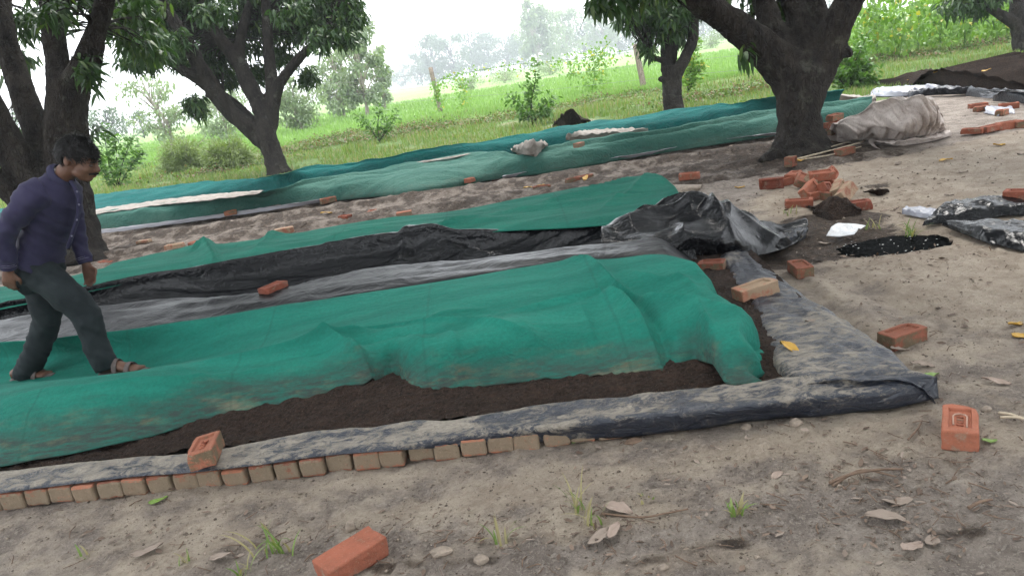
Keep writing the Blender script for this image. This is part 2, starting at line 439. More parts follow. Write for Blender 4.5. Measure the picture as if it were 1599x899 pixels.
    def plain(name, c, rough=0.8, var=0.25, sc=30, bmp=0.3, spec=0.3, metal=0.0):
        t = MT(name); P = t.coord('Object'); n = t.noise(P, sc, 4, 0.65)
        return t.set(t.mix(t.ramp(n, 0.3, 0.7), tuple(x * (1 - var) for x in c), tuple(min(1, x * (1 + var)) for x in c)), rough, t.bump(n, bmp, 0.005), spec, Metallic=metal)
    M['stone'] = plain('pale_stone', (0.24, 0.195, 0.155), bmp=0.8)
    M['twig'] = plain('dry_twig', (0.15, 0.10, 0.07))
    M['rope'] = plain('straw_stick', (0.42, 0.35, 0.26))
    M['wire'] = plain('fence_wire', (0.25, 0.25, 0.25), 0.5, metal=0.6)
    M['skin'] = plain('brown_skin', (0.115, 0.058, 0.038), 0.5, 0.12, 25, 0.05)
    M['hair'] = plain('black_hair', (0.006, 0.0055, 0.0055), 0.55, 0.3, 200, 0.6, 0.2)
    t = MT('violet_shirt_cotton'); P = t.coord('Object'); n1 = t.noise(P, 5, 4, 0.6); n2 = t.noise(P, 400, 2, 0.5)
    M['shirt'] = t.set(t.mix(t.ramp(n1, 0.3, 0.7), (0.021, 0.019, 0.045), (0.031, 0.028, 0.062)), 0.85, t.bump(n1, 0.25, 0.02), 0.2, Sheen_Weight=0.05)
    t = MT('dark_grey_trouser_cloth'); P = t.coord('Object'); n1 = t.noise(P, 6, 4, 0.6)
    M['trouser'] = t.set(t.mix(t.ramp(n1, 0.3, 0.7), (0.009, 0.013, 0.015), (0.017, 0.023, 0.025)), 0.85, t.bump(n1, 0.3, 0.02), 0.2)
    M['sandal'] = plain('grey_brown_sandal', (0.10, 0.08, 0.075), 0.7)
    M['button'] = plain('shirt_button', (0.16, 0.15, 0.21), 0.4)
    t = MT('dark_water'); P = t.coord('Position'); n = t.noise(P, 20, 3, 0.6)
    M['water'] = t.set((0.003, 0.0035, 0.0035), 0.10, t.bump(n, 0.25, 0.01), 0.02, IOR=1.06)
    M['foam'] = plain('foam_scum', (0.62, 0.62, 0.60), 0.6)
mk_materials()

# ================================================================== THE SETTING: ground sheet
def blob(x, y, c, rx, ry, ang=0.0):
    dx = x - c[0]; dy = y - c[1]
    ca, sa = math.cos(ang), math.sin(ang)
    return np.exp(-(((dx * ca + dy * sa) / rx) ** 2 + ((-dx * sa + dy * ca) / ry) ** 2))
PUD = G(1392, 376)
def ground_h(x, y):
    u = (x - _bc[0]) * UD[0] + (y - _bc[1]) * UD[1]; v = (x - _bc[0]) * VD[0] + (y - _bc[1]) * VD[1]
    near = 1 - sstep(9, 14, y)
    h = 0.020 * fbm(x * 1.1, y * 1.1, 1, 3) + near * (0.013 * fbm(x * 5, y * 5, 4, 3) + 0.009 * fbm(x * 20, y * 20, 9, 3))
    clod = np.maximum(0, fbm(x * 9, y * 9, 21, 3) - 0.05)
    fore = sstep(0.1, -0.3, v) + sstep(0.3, 0.6, u) * near
    h = h + near * 0.045 * clod * (0.35 + 0.65 * sstep(0.0, 0.5, fbm(x * 0.8, y * 0.8, 30, 2) + 0.2)) * np.clip(fore, 0, 1)
    # furrowed path between the beds
    pm = sstep(5.0, 5.5, v) * sstep(9.2, 8.9, v) * sstep(3.2, 1.2, u)
    w = v + 0.10 * pnoise(u * 0.7, v * 0.7, 12)
    h = h + pm * (0.05 * np.sin(w * 5.2 + 0.4) + 0.03 * np.sin(w * 11.0) + 0.05 * np.maximum(0, fbm(x * 3.2, y * 5.5, 44, 3)))
    inbed = sstep(0.06, 0.0, u) * sstep(0.0, 0.08, v) * sstep(4.95, 4.8, v)
    h = h * (1 - inbed) + inbed * -0.02
    # gully on the sandy side
    d, s, t = poly_dist(x, y, [G(1120, 560)[:2] + 3, G(1420, 480)[:2], G(1330, 440)[:2], G(1240, 405)[:2]][1:])
    h = h - 0.03 * np.exp(-(d / 0.10) ** 2)
    # puddle hollow
    p = blob(x, y, PUD, 0.40, 0.27, -0.1)
    h = h * (1 - 0.85 * p) - 0.075 * p
    h = h + 0.25 * sstep(11.8, 14.0, y) * 0 + 0.10 * sstep(14, 24, y) * fbm(x * 0.25, y * 0.25, 50, 3)
    return h
def axis(parts):
    out = []
    for a, b, s in parts:
        out.append(np.arange(a, b, s))
    return np.unique(np.round(np.concatenate(out), 4))
def build_ground():
    def geo(a, s, end, f):
        o = [a]
        while o[-1] < end:
            s *= f; o.append(o[-1] + s)
        return np.array(o[1:])
    gx = axis([(-3.2, 3.6, 0.024), (3.6, 6, 0.05), (-6, -3.2, 0.06), (6, 12, 0.12), (-14, -6, 0.14)])
    gx = np.concatenate([-geo(14, 0.16, 1500, 1.25)[::-1], gx, geo(12, 0.14, 1500, 1.25)])
    gy = axis([(1.2, 4.2, 0.02), (4.2, 7.5, 0.032), (7.5, 13, 0.06), (13, 26, 0.2)])
    gy = np.concatenate([[-60, -25, -10, -5, -2, 0, 0.6, 0.9], gy, geo(26, 0.25, 2000, 1.2)])
    X, Y = np.meshgrid(gx, gy, indexing='ij')
    Z = ground_h(X, Y)
    me = np_mesh('ground', np.stack([X, Y, Z], -1), grid_faces(len(gx), len(gy)))
    u = (X - _bc[0]) * UD[0] + (Y - _bc[1]) * UD[1]; v = (X - _bc[0]) * VD[0] + (Y - _bc[1]) * VD[1]
    sand = 0.48 + 0.0 * X
    sand = sand + 0.42 * sstep(0.15, 0.7, u) * sstep(0.4, 1.2, v)
    sand = sand + 0.25 * sstep(1.2, 2.2, u) * sstep(3.5, 4.5, v) * sstep(8.5, 7.0, v)
    dl, sl_, tl = poly_dist(X, Y, [G(700, 420)[:2], G(1040, 330)[:2], G(1150, 318)[:2], G(1290, 262)[:2], G(1420, 240)[:2], G(1599, 205)[:2], G(1850, 160)[:2]])
    beyond = sstep(-0.25, 0.35, dl * sl_)
    sand = sand * (1 - beyond) + beyond * (0.02 + 0.26 * sstep(5.2, 7, X))
    for px, py, rx, ry, a in ((850, 760, .22, .09, .45), (960, 810, .25, .10, .3), (640, 800, .25, .06, .3), (1090, 860, .18, .08, .2), (300, 855, .25, .07, .2), (1180, 700, .4, .08, .25), (760, 700, .3, .06, .15)):
        sand = sand + a * blob(X, Y, G(px, py), rx, ry)
    for px, py, rx, ry, a in ((1200, 800, .35, .10, -.25), (1450, 800, .30, .12, -.3), (850, 880, .4, .07, -.3), (450, 880, .3, .06, -.2)):
        sand = sand + a * blob(X, Y, G(px, py), rx, ry)
    dark = 0.02 + 0 * X
    for px, py, rx, ry, a in ((1295, 345, .42, .36, 1.2), (1200, 400, .5, .28, 1.1), (1390, 375, .50, .32, .7), (1230, 240, .9, .6, .35), (1370, 290, .25, .15, .55), (1240, 385, .5, .2, .6),
                              (1480, 830, .30, .08, .45), (1330, 790, .22, .05, .35), (760, 872, .4, .06, .5), (1000, 880, .4, .06, .4), (1560, 880, .25, .1, .35), (560, 890, .25, .05, .35), (1180, 845, .3, .05, .35)):
        dark = dark + a * blob(X, Y, G(px, py), rx, ry)
    dark = dark + 0.52 * sstep(4.9, 5.4, v) * sstep(3.4, 1.8, u) * sstep(10.4, 9.6, v)
    grass = sstep(10.9, 11.7, v + 0.5 * pnoise(X * 0.5, Y * 0.5, 77)) * 1.0
    bare = 0
    for px, py, rx, ry, a in ((890, 193, 1.0, .8, .7), (430, 275, .9, .7, .6), (1052, 178, .9, .6, .5), (180, 262, 2, .8, .3), (1330, 150, .8, 1.2, .5), (520, 245, 1.6, .6, .3)):
        bare = bare + a * blob(X, Y, G(px, py), rx, ry)
    field = sstep(26.5, 29.5, Y + 1.6 * pnoise(X * 0.3, Y * 0.3, 78) + 0.10 * X)
    for nme, val in (('sand', sand), ('dark', dark), ('grass', grass - bare), ('field', field)):
        set_attr(me, nme, val)
    o = link('ground', me, M['ground'])
    tag(o, kind='structure')
build_ground()
def gz(x, y):
    return float(ground_h(np.array([x], float), np.array([y], float))[0])
def GG(px, py):                              # a photo point on the uneven ground
    p = G(px, py)
    for _ in range(3):
        p = G(px, py, gz(p[0], p[1]))
    return p

# puddle water
def build_puddle():
    n = 48; a = np.linspace(0, 2 * math.pi, n, endpoint=False)
    r = 1 + 0.12 * np.sin(3 * a + 1) + 0.08 * np.sin(5 * a)
    P = np.stack([PUD[0] + 0.44 * r * np.cos(a), PUD[1] + 0.30 * r * np.sin(a), np.full(n, -0.032)], -1)
    V = np.vstack([[[PUD[0], PUD[1], -0.032]], P])
    F = np.array([[0, i + 1, (i + 1) % n + 1] for i in range(n)])
    tag(link('puddle', np_mesh('puddle', V, F, False), M['water']), kind='structure')
build_puddle()

# ================================================================== lofted sheets
def res_u(pts, u):
    P = np.array([G(*p) if len(p) == 3 else p for p in pts])
    uu, vv = to_uv(P); o = np.argsort(uu); uu, vv, zz = uu[o], vv[o], P[o, 2]
    def pch(xs, ys, x):                      # monotone-ish cubic
        n = len(xs)
        if n < 3: return np.interp(x, xs, ys)
        h = np.diff(xs); d = np.diff(ys) / h; m = np.zeros(n)
        m[0], m[-1] = d[0], d[-1]
        for i in range(1, n - 1):
            m[i] = 0 if d[i - 1] * d[i] <= 0 else (d[i - 1] + d[i]) / 2
        xi = np.clip(x, xs[0], xs[-1]); k = np.clip(np.searchsorted(xs, xi) - 1, 0, n - 2)
        t = (xi - xs[k]) / h[k]; t2, t3 = t * t, t ** 3
        return (2 * t3 - 3 * t2 + 1) * ys[k] + (t3 - 2 * t2 + t) * h[k] * m[k] + (-2 * t3 + 3 * t2) * ys[k + 1] + (t3 - t2) * h[k] * m[k + 1]
    return pch(uu, vv, u), pch(uu, zz, u), uu[0], uu[-1]
def catmull(stack, nv):
    """stack (k, n, 3) -> (n, m, 3) smoothly across k"""
    k = len(stack); S = np.concatenate([2 * stack[:1] - stack[1:2], stack, 2 * stack[-1:] - stack[-2:-1]])
    out = []; tt = []
    for i in range(k - 1):
        p0, p1, p2, p3 = S[i], S[i + 1], S[i + 2], S[i + 3]
        m = nv[i] if isinstance(nv, (list, tuple)) else nv
        for t in np.linspace(0, 1, m, endpoint=(i == k - 2)):
            out.append(0.5 * ((2 * p1) + (-p0 + p2) * t + (2 * p0 - 5 * p1 + 4 * p2 - p3) * t * t + (-p0 + 3 * p1 - 3 * p2 + p3) * t ** 3))
            tt.append(i + t)
    return np.stack(out, 1), np.array(tt)
def loft_u(curves, nu, nv, left=None, right=None):
    """curves: lists of (px,py,z), or ('off', k, dv, z or dz-func) relative to curve k. Returns U,V,Z arrays (nu, m) and row parameter"""
    info = []
    for c in curves:
        if c[0] == 'off':
            info.append(None); continue
        P = np.array([G(*p) for p in c]); uu = to_uv(P)[0]
        info.append((uu.min() if left is None else left, uu.max() if right is None else right))
    rows = []
    for i, c in enumerate(curves):
        if c[0] == 'off':
            _, k, dv, z = c
            b = rows[k]; q = b.copy(); q[:, 1] += dv
            q[:, 2] = (b[:, 2] + z[1]) if isinstance(z, tuple) else z
            rows.append(q); continue
        a, b = info[i]
        u = np.linspace(a, b, nu)
        v, z, _, _ = res_u(c, u)
        rows.append(np.stack([u, v, z], -1))
    return catmull(np.array(rows), nv)
def sheet(name, S, mat, attrs=None, parent=None, thick=0.004):
    nu, m = S.shape[:2]
    W = from_uv(S[..., 0], S[..., 1], S[..., 2])
    me = np_mesh(name, W, grid_faces(nu, m))
    for k, v in (attrs or {}).items():
        set_attr(me, k, v)
    o = link(name, me, mat, parent)
    if thick: solid(o, thick)
    return o
def uvp(pts, z=0.3):
    return [tuple(np.array(to_uv(G(px, py, z)))) for px, py in pts]

# ---- compost in the front bed
def build_bed_soil():
    u = np.concatenate([np.arange(-6.5, -4.2, 0.06), np.arange(-4.2, -0.18, 0.022)]); v = np.concatenate([np.arange(0.10, 0.75, 0.014), np.arange(0.75, 2.6, 0.03)])
    U, V = np.meshgrid(u, v, indexing='ij')
    Z = 0.098 + 0.042 * sstep(0.13, 0.5, V) + 0.018 * fbm(U * 7, V * 7, 61, 3) + 0.012 * fbm(U * 25, V * 25, 62, 3)
    Z = Z - 0.03 * sstep(-0.6, -0.2, U)
    me = np_mesh('compost_bed', from_uv(U, V, Z), grid_faces(len(u), len(v)))
    tag(link('compost_bed', me, M['compost']), kind='structure')
build_bed_soil()

# ---- front green net
N1_HEM = [(0, 728), (100, 710), (200, 690), (330, 655), (450, 632), (540, 612), (590, 601), (612, 592), (640, 609), (700, 609), (800, 599), (900, 590), (1000, 581), (1050, 575), (1085, 564), (1108, 578), (1130, 600), (1157, 601)]
N1_CREST = [(0, 603), (120, 592), (230, 578), (330, 562), (415, 545), (468, 538), (521, 524), (619, 510), (683, 506), (744, 507), (832, 494), (904, 481), (939, 472), (1000, 470), (1080, 470), (1150, 480)]
N1_BACK = [(0, 532), (100, 527), (200, 515), (300, 500), (400, 484), (500, 468), (600, 452), (700, 436), (800, 420), (860, 411), (900, 407), (960, 404), (1040, 399), (1084, 408)]
def build_net1():
    hem = [(x, y, 0.118) for x, y in N1_HEM]
    crest = [(x, y, 0.315 + 0.02 * math.sin(x * 0.011)) for x, y in N1_CREST]
    back = [(x, y, 0.345) for x, y in N1_BACK]
    mid = [(0, 565, .20), (230, 548, .215), (330, 536, .235), (415, 522, .265), (521, 500, .295), (700, 478, .31), (830, 455, .315), (950, 436, .325), (1040, 432, .325), (1098, 440, .30)]
    rows = []
    nu = 520
    S0, _ = loft_u([hem, crest, mid, back], nu, 2, left=-5.6)
    hemr, cr, mi, ba = S0[:, 0], S0[:, 1] * 0, None, None
    def row(c, right=None):
        P = np.array([G(*p) for p in c]); uu = to_uv(P)[0]
        u = np.linspace(-5.6, uu.max(), nu); v, z, _, _ = res_u(c, u)
        return np.stack([u, v, z], -1)
    H, C, Mi, B = row(hem), row(crest), row(mid), row(back)
    low = H + (C - H) * 0.16; low[:, 2] = 0.185
    bulge = H + (C - H) * 0.45; bulge[:, 2] = H[:, 2] + (C[:, 2] - H[:, 2]) * 0.80
    dip = C + (Mi - C) * 0.32; dip[:, 2] = C[:, 2] - 0.028
    dl = row([(0, 600, .165), (120, 589, .165), (230, 575, .17), (330, 559, .20), (415, 541, .25), (468, 533, .28)])   # trodden hollow behind the crest
    k_ = sstep(-1.2, -1.9, dip[:, 0]); dlv, dlz, _, _ = res_u([(0, 600, .165), (120, 589, .165), (230, 575, .17), (330, 559, .20), (415, 541, .25), (468, 533, .28)], dip[:, 0])
    dip[:, 1] = dip[:, 1] * (1 - k_) + dlv * k_; dip[:, 2] = dip[:, 2] * (1 - k_) + dlz * k_
    tuck = B.copy(); tuck[:, 1] += 0.09; tuck[:, 2] = 0.24
    S, tt = catmull(np.array([H, low, bulge, C, dip, Mi, B, tuck]), [8, 16, 22, 18, 18, 28, 7])
    U, V = S[..., 0], S[..., 1]; T = np.broadcast_to(tt, U.shape)
    Z = S[..., 2].copy()
    def fold(pts, amp, w, asym=2.2, z=0.3, taper=True):
        d, s, t = poly_dist(U, V, uvp(pts, z))
        ww = np.where(s > 0, w, w * asym)
        k = np.exp(-(np.hypot(d, 0.006) - 0.006) / (ww * 0.8)) * amp * 1.25
        if taper: k = k * np.sin(np.clip(t, 0.03, 0.97) * math.pi) ** 0.5
        return k
    Z += fold([(760, 507), (840, 492), (904, 479), (940, 470), (975, 481), (1010, 509), (1046, 544), (1064, 570)], 0.065, 0.022, 3.2, .27)
    Z -= fold([(950, 462), (990, 478), (1025, 506), (1060, 540), (1078, 565)], 0.035, 0.04, 1, .25)
    Z -= fold([(1000, 520), (1030, 550), (1050, 575)], 0.05, 0.06, 1, .2)
    Z += fold([(870, 404), (921, 412), (957, 437), (1010, 455), (1064, 462), (1120, 470)], 0.042, 0.020, 3.0, .33)
    Z -= fold([(935, 425), (965, 450), (1010, 466)], 0.022, 0.05, 1, .32)
    Z += fold([(330, 562), (430, 541), (521, 523), (600, 508), (700, 506), (800, 514), (850, 520)], 0.034, 0.045, 0.45, .31)
    Z -= fold([(420, 556), (520, 538), (620, 522), (740, 522)], 0.030, 0.06, 1, .30)
    Z += fold([(470, 541), (520, 545), (557, 556), (592, 574), (612, 595)], 0.055, 0.025, 2.5, .24)
    Z -= fold([(575, 582), (600, 592), (614, 600)], 0.030, 0.05, 1, .17)
    Z += fold([(1090, 500), (1110, 530), (1120, 575)], 0.045, 0.025, 2, .22)
    Z += fold([(985, 425), (1030, 432), (1085, 428)], 0.016, 0.015, 3, .33)
    Z += fold([(860, 470), (900, 455), (960, 452), (1000, 458)], 0.012, 0.02, 2, .32)
    Z += fold([(640, 500), (690, 485), (760, 478)], 0.010, 0.02, 3, .31)
    Z += fold([(700, 540), (720, 565), (715, 600)], 0.014, 0.015, 3, .2)
    Z += fold([(905, 500), (925, 530), (935, 575)], 0.012, 0.015, 3, .2)
    Z += fold([(260, 590), (330, 600), (420, 592), (480, 570)], 0.014, 0.02, 3, .25)
    Z += fold([(100, 560), (200, 545), (320, 525)], 0.012, 0.025, 3, .21)
    Z += fold([(1050, 430), (1075, 436), (1095, 450)], 0.018, 0.02, 2, .32)
    Z += fold([(0, 640), (150, 625), (300, 600), (420, 575)], 0.018, 0.05, 2, .26)
    Z += fold([(640, 540), (670, 560), (700, 590)], 0.012, 0.03, 2, .22)
    Z += fold([(800, 520), (840, 545), (860, 580)], 0.012, 0.03, 2, .22)
    Z += 0.010 * fbm(U * 1.3, V * 2.4, 71, 2) * sstep(0.3, 1.2, T) + 0.0012 * fbm(U * 9, V * 12, 72, 3) + 0.007 * (ridged(U * 0.9 + V * 1.5, V * 2.6 - U * 0.5, 74, 1) - 0.6) * sstep(0.2, 1.2, T)
    front = sstep(3.2, 2.0, T)
    Z += front * 0.008 * (ridged(U * 3.0 + V * 4, V * 2.0, 73, 1) - 0.5)
    S[..., 2] = Z
    # right end hangs down
    e = S[-1]
    cols = []
    for k, (du, f) in enumerate(((0.02, 0.06), (0.045, 0.25), (0.06, 0.55), (0.065, 0.85), (0.075, 1.0))):
        q = e.copy(); q[:, 0] += du * (1 + 0.4 * np.sin(tt * 5)); q[:, 2] = e[:, 2] * (1 - f) + 0.10 * f; cols.append(q)
    S = np.concatenate([S, np.stack(cols, 0)], 0)
    U, V = S[..., 0], S[..., 1]; T = np.broadcast_to(tt, U.shape)
    dirt = 1.5 * sstep(2.7, 0.0, T) * (0.75 + 0.45 * sstep(-0.8, -3.5, U)) + 0.04
    sandy = np.zeros(U.shape)
    for px, py, ru, rv, a in ((350, 612, .22, .035, .75), (300, 625, .3, .03, .4), (1000, 545, .35, .04, .6), (560, 572, .15, .05, .55), (900, 555, .25, .03, .45), (1110, 550, .06, .05, .6), (60, 680, .4, .05, .3), (760, 570, .2, .04, .3)):
        q = to_uv(G(px, py, 0.23)); sandy += 0.85 * a * np.exp(-((U - q[0]) / ru) ** 2 - ((V - q[1]) / rv) ** 2)
    o = sheet('shade_net', S, M['net_green'], {'dirt': dirt, 'sandy': sandy})
    tag(o, 'large green shade net over the nearest bed, brown with mud along its hem', 'shade net')
    return S
NET1 = build_net1()
# torn flap of the same net beside its end
def build_flap():
    c0 = [(1150, 560, .13), (1175, 566, .125), (1197, 556, .115)]
    c1 = [(1148, 535, .18), (1170, 545, .16), (1194, 550, .125)]
    c2 = [(1146, 510, .16), (1165, 525, .15), (1180, 540, .115)]
    S, tt = loft_u([c0, c1, c2], 24, 9)
    S[..., 2] += 0.012 * fbm(S[..., 0] * 14, S[..., 1] * 14, 91, 2)
    o = sheet('net_scrap', S, M['net_green'], {'dirt': np.full(S.shape[:2], .35), 'sandy': np.zeros(S.shape[:2])})
    tag(o, 'small crumpled scrap of green net on the compost at the end of the nearest bed', 'net scrap')
build_flap()

# ---- black sheet in the channel between the two beds
B_BACK = [(0, 482), (150, 452), (200, 441), (300, 424), (400, 406), (480, 392), (560, 381), (620, 373), (700, 366), (800, 359), (900, 354), (975, 347), (1010, 338)]
def build_black():
    nu = 420
    def row(c, z=None):
        c = [(x, y, z) if z is not None else (x, y, zz) for x, y, *zz in c] if z is not None else c
        P = np.array([G(*p) for p in c]); uu = to_uv(P)[0]
        u = np.linspace(-6.0, uu.max(), nu); v, zz, _, _ = res_u(c, u)
        return np.stack([u, v, zz], -1)
    f0 = row(N1_BACK, 0.325); f0[:, 1] += 0.03
    f00 = f0.copy(); f00[:, 1] -= 0.12; f00[:, 2] = 0.10
    crest = row([(0, 500), (155, 481), (290, 466), (415, 458), (486, 442), (575, 421), (670, 413), (760, 406), (850, 393), (950, 382), (1040, 372), (1085, 368)], 0.315)
    wall = crest.copy(); wall[:, 1] += 0.10; wall[:, 2] = 0.20
    back = row(B_BACK, 0.33)
    floor1 = crest + (back - crest) * 0.30; floor1[:, 2] = 0.115
    floor2 = crest + (back - crest) * 0.62; floor2[:, 2] = 0.125
    slope = crest + (back - crest) * 0.88; slope[:, 2] = 0.235
    tuck = back.copy(); tuck[:, 1] += 0.10; tuck[:, 2] = 0.24
    f0[:, 2] -= 0.05 * sstep(-2.5, -4.0, f0[:, 0]); f00 = f0.copy(); f00[:, 1] += 0.01; f00[:, 2] -= 0.05
    S, tt = catmull(np.array([f00, f0, crest, wall, floor1, floor2, slope, back, tuck]), [4, 16, 10, 16, 22, 18, 10, 5])
    U, V, Z = S[..., 0], S[..., 1], S[..., 2]
    T = np.broadcast_to(tt, U.shape)
    # the thick roll along the back on the left part
    roll = sstep(-1.6, -2.2, U) * np.exp(-((T - 6.55) / 0.40) ** 2)
    Z += 0.07 * roll
    Vv = V - 0.05 * roll
    S[..., 1] = Vv
    body = sstep(2.1, 3.0, T) * sstep(7.0, 6.0, T)
    a = U + 0.35 * V
    Z += body * (0.038 * ridged(a * 0.55, V * 5.5, 81, 2) - 0.022 + 0.026 * ridged((U - 0.7 * V) * 0.9, V * 6.5, 83, 1) - 0.012 + 0.012 * (ridged(U * 1.8 + V * 3, V * 9, 85, 1) - .5))
    # raised longitudinal folds
    def fold(pts, amp, w, z=0.2):
        d, s, t = poly_dist(U, V, uvp(pts, z))
        return amp * np.exp(-(d / np.where(s > 0, w, w * 2)) ** 2) * np.sin(np.clip(t, .03, .97) * math.pi) ** .5
    Z += fold([(590, 420), (650, 395), (720, 398), (790, 400), (860, 395)], 0.07, 0.05)
    Z += fold([(520, 415), (620, 398), (700, 385), (780, 380), (900, 372), (980, 358)], 0.05, 0.04)
    Z += fold([(800, 405), (870, 385), (960, 372), (1040, 345)], 0.07, 0.06, .25)
    Z += fold([(360, 480), (440, 466), (560, 450), (680, 433), (760, 424)], 0.020, 0.03, .32)
    Z += fold([(250, 440), (350, 428), (450, 415), (520, 410)], 0.03, 0.035)
    flat = sstep(0.8, 1.2, T) * sstep(2.2, 1.8, T)
    Z += sstep(0.7, 1.3, T) * sstep(2.6, 2.0, T) * (0.022 * (ridged(U * 0.7 + 1.2 * V, V * 4.5, 86, 2) - 0.55))
    endm = sstep(-0.85, -0.52, U) * sstep(3.2, 2.2, T); Z -= endm * np.maximum(0, Z - 0.10)
    Z += flat * 0.008 * fbm(U * 4, V * 10, 84, 3)
    S[..., 2] = Z
    dust = 0.04 * flat + 0.0
    for px, py, ru, rv, a_ in ((420, 468, .18, .1, .5), (680, 424, .3, .08, .35), (540, 435, .2, .08, .5), (200, 500, .5, .12, .25)):
        q = to_uv(G(px, py, 0.32)); dust = dust + a_ * np.exp(-((U - q[0]) / ru) ** 2 - ((V - q[1]) / rv) ** 2)
    o = sheet('plastic_sheet', S, M['pl_black'], {'dust': dust, 'matte': np.clip(0.75 * sstep(0.4, 0.9, T) * sstep(2.5, 2.05, T) + 0 * U, 0, 1)})
    tag(o, 'long glossy black plastic sheet lining the channel between two green-netted beds', 'plastic sheet')
    # bunched-up end
    K = [[(940, 404, .22), (1030, 399, .20), (1100, 405, .10), (1180, 399, .07), (1235, 383, .04), (1262, 361, .03)],
         [(940, 392, .28), (1040, 377, .27), (1110, 374, .25), (1170, 377, .16), (1230, 371, .09), (1263, 358, .05)],
         [(940, 375, .32), (1040, 348, .33), (1110, 338, .34), (1170, 348, .25), (1215, 354, .12), (1262, 356, .06)],
         [(940, 356, .34), (1045, 318, .38), (1112, 300, .45), (1150, 324, .33), (1205, 348, .15), (1260, 353, .05)],
         ('off', 3, 0.12, ((0, -0.17))), ('off', 4, 0.10, 0.02)]
    K[4] = ('off', 3, 0.12, (0, -0.17))
    S, tt = loft_u(K, 240, [30, 36, 36, 18, 8])
    U, V, Z = S[..., 0], S[..., 1], S[..., 2]; T = np.broadcast_to(tt, U.shape)
    q = np.array(to_uv(G(1115, 297, .44))); ang = np.arctan2(V - q[1], U - q[0]); rr = np.hypot(U - q[0], V - q[1])
    e = sstep(0.0, 0.6, T) * sstep(5.0, 3.6, T)
    rad = ridged(ang * 1.7 + 0.8 * pnoise(U * 3, V * 3, 5), rr * 1.5, 87, 1)
    Z += e * (0.080 * (rad - 0.5) * sstep(0.02, 0.25, rr) + 0.050 * (ridged(U * 2.2 + V * 1.2, V * 2.2 - U * 0.6, 88, 1) - 0.6))
    S[..., 2] = np.maximum(Z, 0.025)
    dust = -0.1 + 0.3 * sstep(-0.05, 0.3, U) * np.ones(U.shape)
    b = sheet('bunched_end', S, M['pl_black'], {'dust': dust}, o)
    # torn muddy tongue lying on the soil beyond
build_black()

# ---- second green net
def build_net2():
    front = [(x, y - 1, 0.345) for x, y in B_BACK] + [(1045, 322, .36), (1056, 308, .36)]
    back = [(0, 450, .33), (100, 436, .33), (150, 424, .33), (200, 407, .34), (260, 394, .34), (300, 384, .35), (322, 380, .37), (345, 382, .35), (410, 372, .35), (430, 367, .37), (450, 368, .35), (550, 350, .36), (700, 330, .37), (850, 305, .38), (950, 289, .39), (1010, 275, .42), (1030, 273, .41), (1048, 288, .36)]
    nu = 280
    def row(c):
        P = np.array([G(*p) for p in c]); uu = to_uv(P)[0]
        u = np.linspace(-6.5, uu.max(), nu); v, z, _, _ = res_u(c, u)
        return np.stack([u, v, z], -1)
    F, B = row(front), row(back)
    lo = F.copy(); lo[:, 1] -= 0.02; lo[:, 2] = 0.335
    a = F + (B - F) * 0.22; a[:, 2] = 0.375
    m = F + (B - F) * 0.55; m[:, 2] = 0.365
    t1 = B.copy(); t1[:, 1] += 0.10; t1[:, 2] = 0.22
    t2 = B.copy(); t2[:, 1] += 0.16; t2[:, 2] = 0.03
    S, tt = catmull(np.array([lo, F, a, m, B, t1, t2]), [3, 8, 14, 16, 8, 6])
    U, V, Z = S[..., 0], S[..., 1], S[..., 2]; T = np.broadcast_to(tt, U.shape)
    Z += sstep(.9, 1.6, T) * (0.016 * fbm(U * 1.2, V * 3, 101, 2) + 0.016 * ridged(U * 0.8 + V * 1.5, V * 3.5, 102, 2) - 0.008)
    def fold(pts, amp, w, z=0.36):
        d, s, t = poly_dist(U, V, uvp(pts, z))
        return 1.5 * amp * np.exp(-d / np.where(s > 0, w * .7, w * 1.6)) * np.sin(np.clip(t, .05, .95) * math.pi) ** .5
    Z += fold([(300, 395), (322, 382), (332, 400), (340, 414)], 0.05, 0.05)
    Z += fold([(400, 395), (425, 372), (450, 368)], 0.035, 0.05)
    Z += fold([(600, 375), (680, 360), (720, 350), (760, 345)], 0.035, 0.04)
    Z += fold([(700, 350), (800, 335), (900, 322), (1000, 312), (1050, 305)], 0.030, 0.06)
    Z += fold([(850, 320), (930, 303), (1000, 285)], 0.03, 0.05)
    Z += fold([(940, 330), (985, 305), (1020, 280)], 0.03, 0.04)
    Z += fold([(500, 380), (560, 366), (640, 356)], 0.02, 0.04)
    S[..., 2] = Z
    e = S[-1]; cols = []
    for du, f in ((0.03, 0.1), (0.07, 0.35), (0.10, 0.7), (0.12, 1.0)):
        q = e.copy(); q[:, 0] += du; q[:, 2] = e[:, 2] * (1 - f) + 0.04 * f; cols.append(q)
    S = np.concatenate([S, np.stack(cols, 0)], 0)
    U = S[..., 0]; T = np.broadcast_to(tt, U.shape)
    dirt = 0.18 + 0.15 * sstep(1.5, 0.8, T) + 0 * U
    o = sheet('shade_net', S, M['net_green2'], {'dirt': dirt, 'sandy': 0 * U})
    tag(o, 'narrow green shade net on the second bed, just behind the black plastic channel', 'shade net')
build_net2()

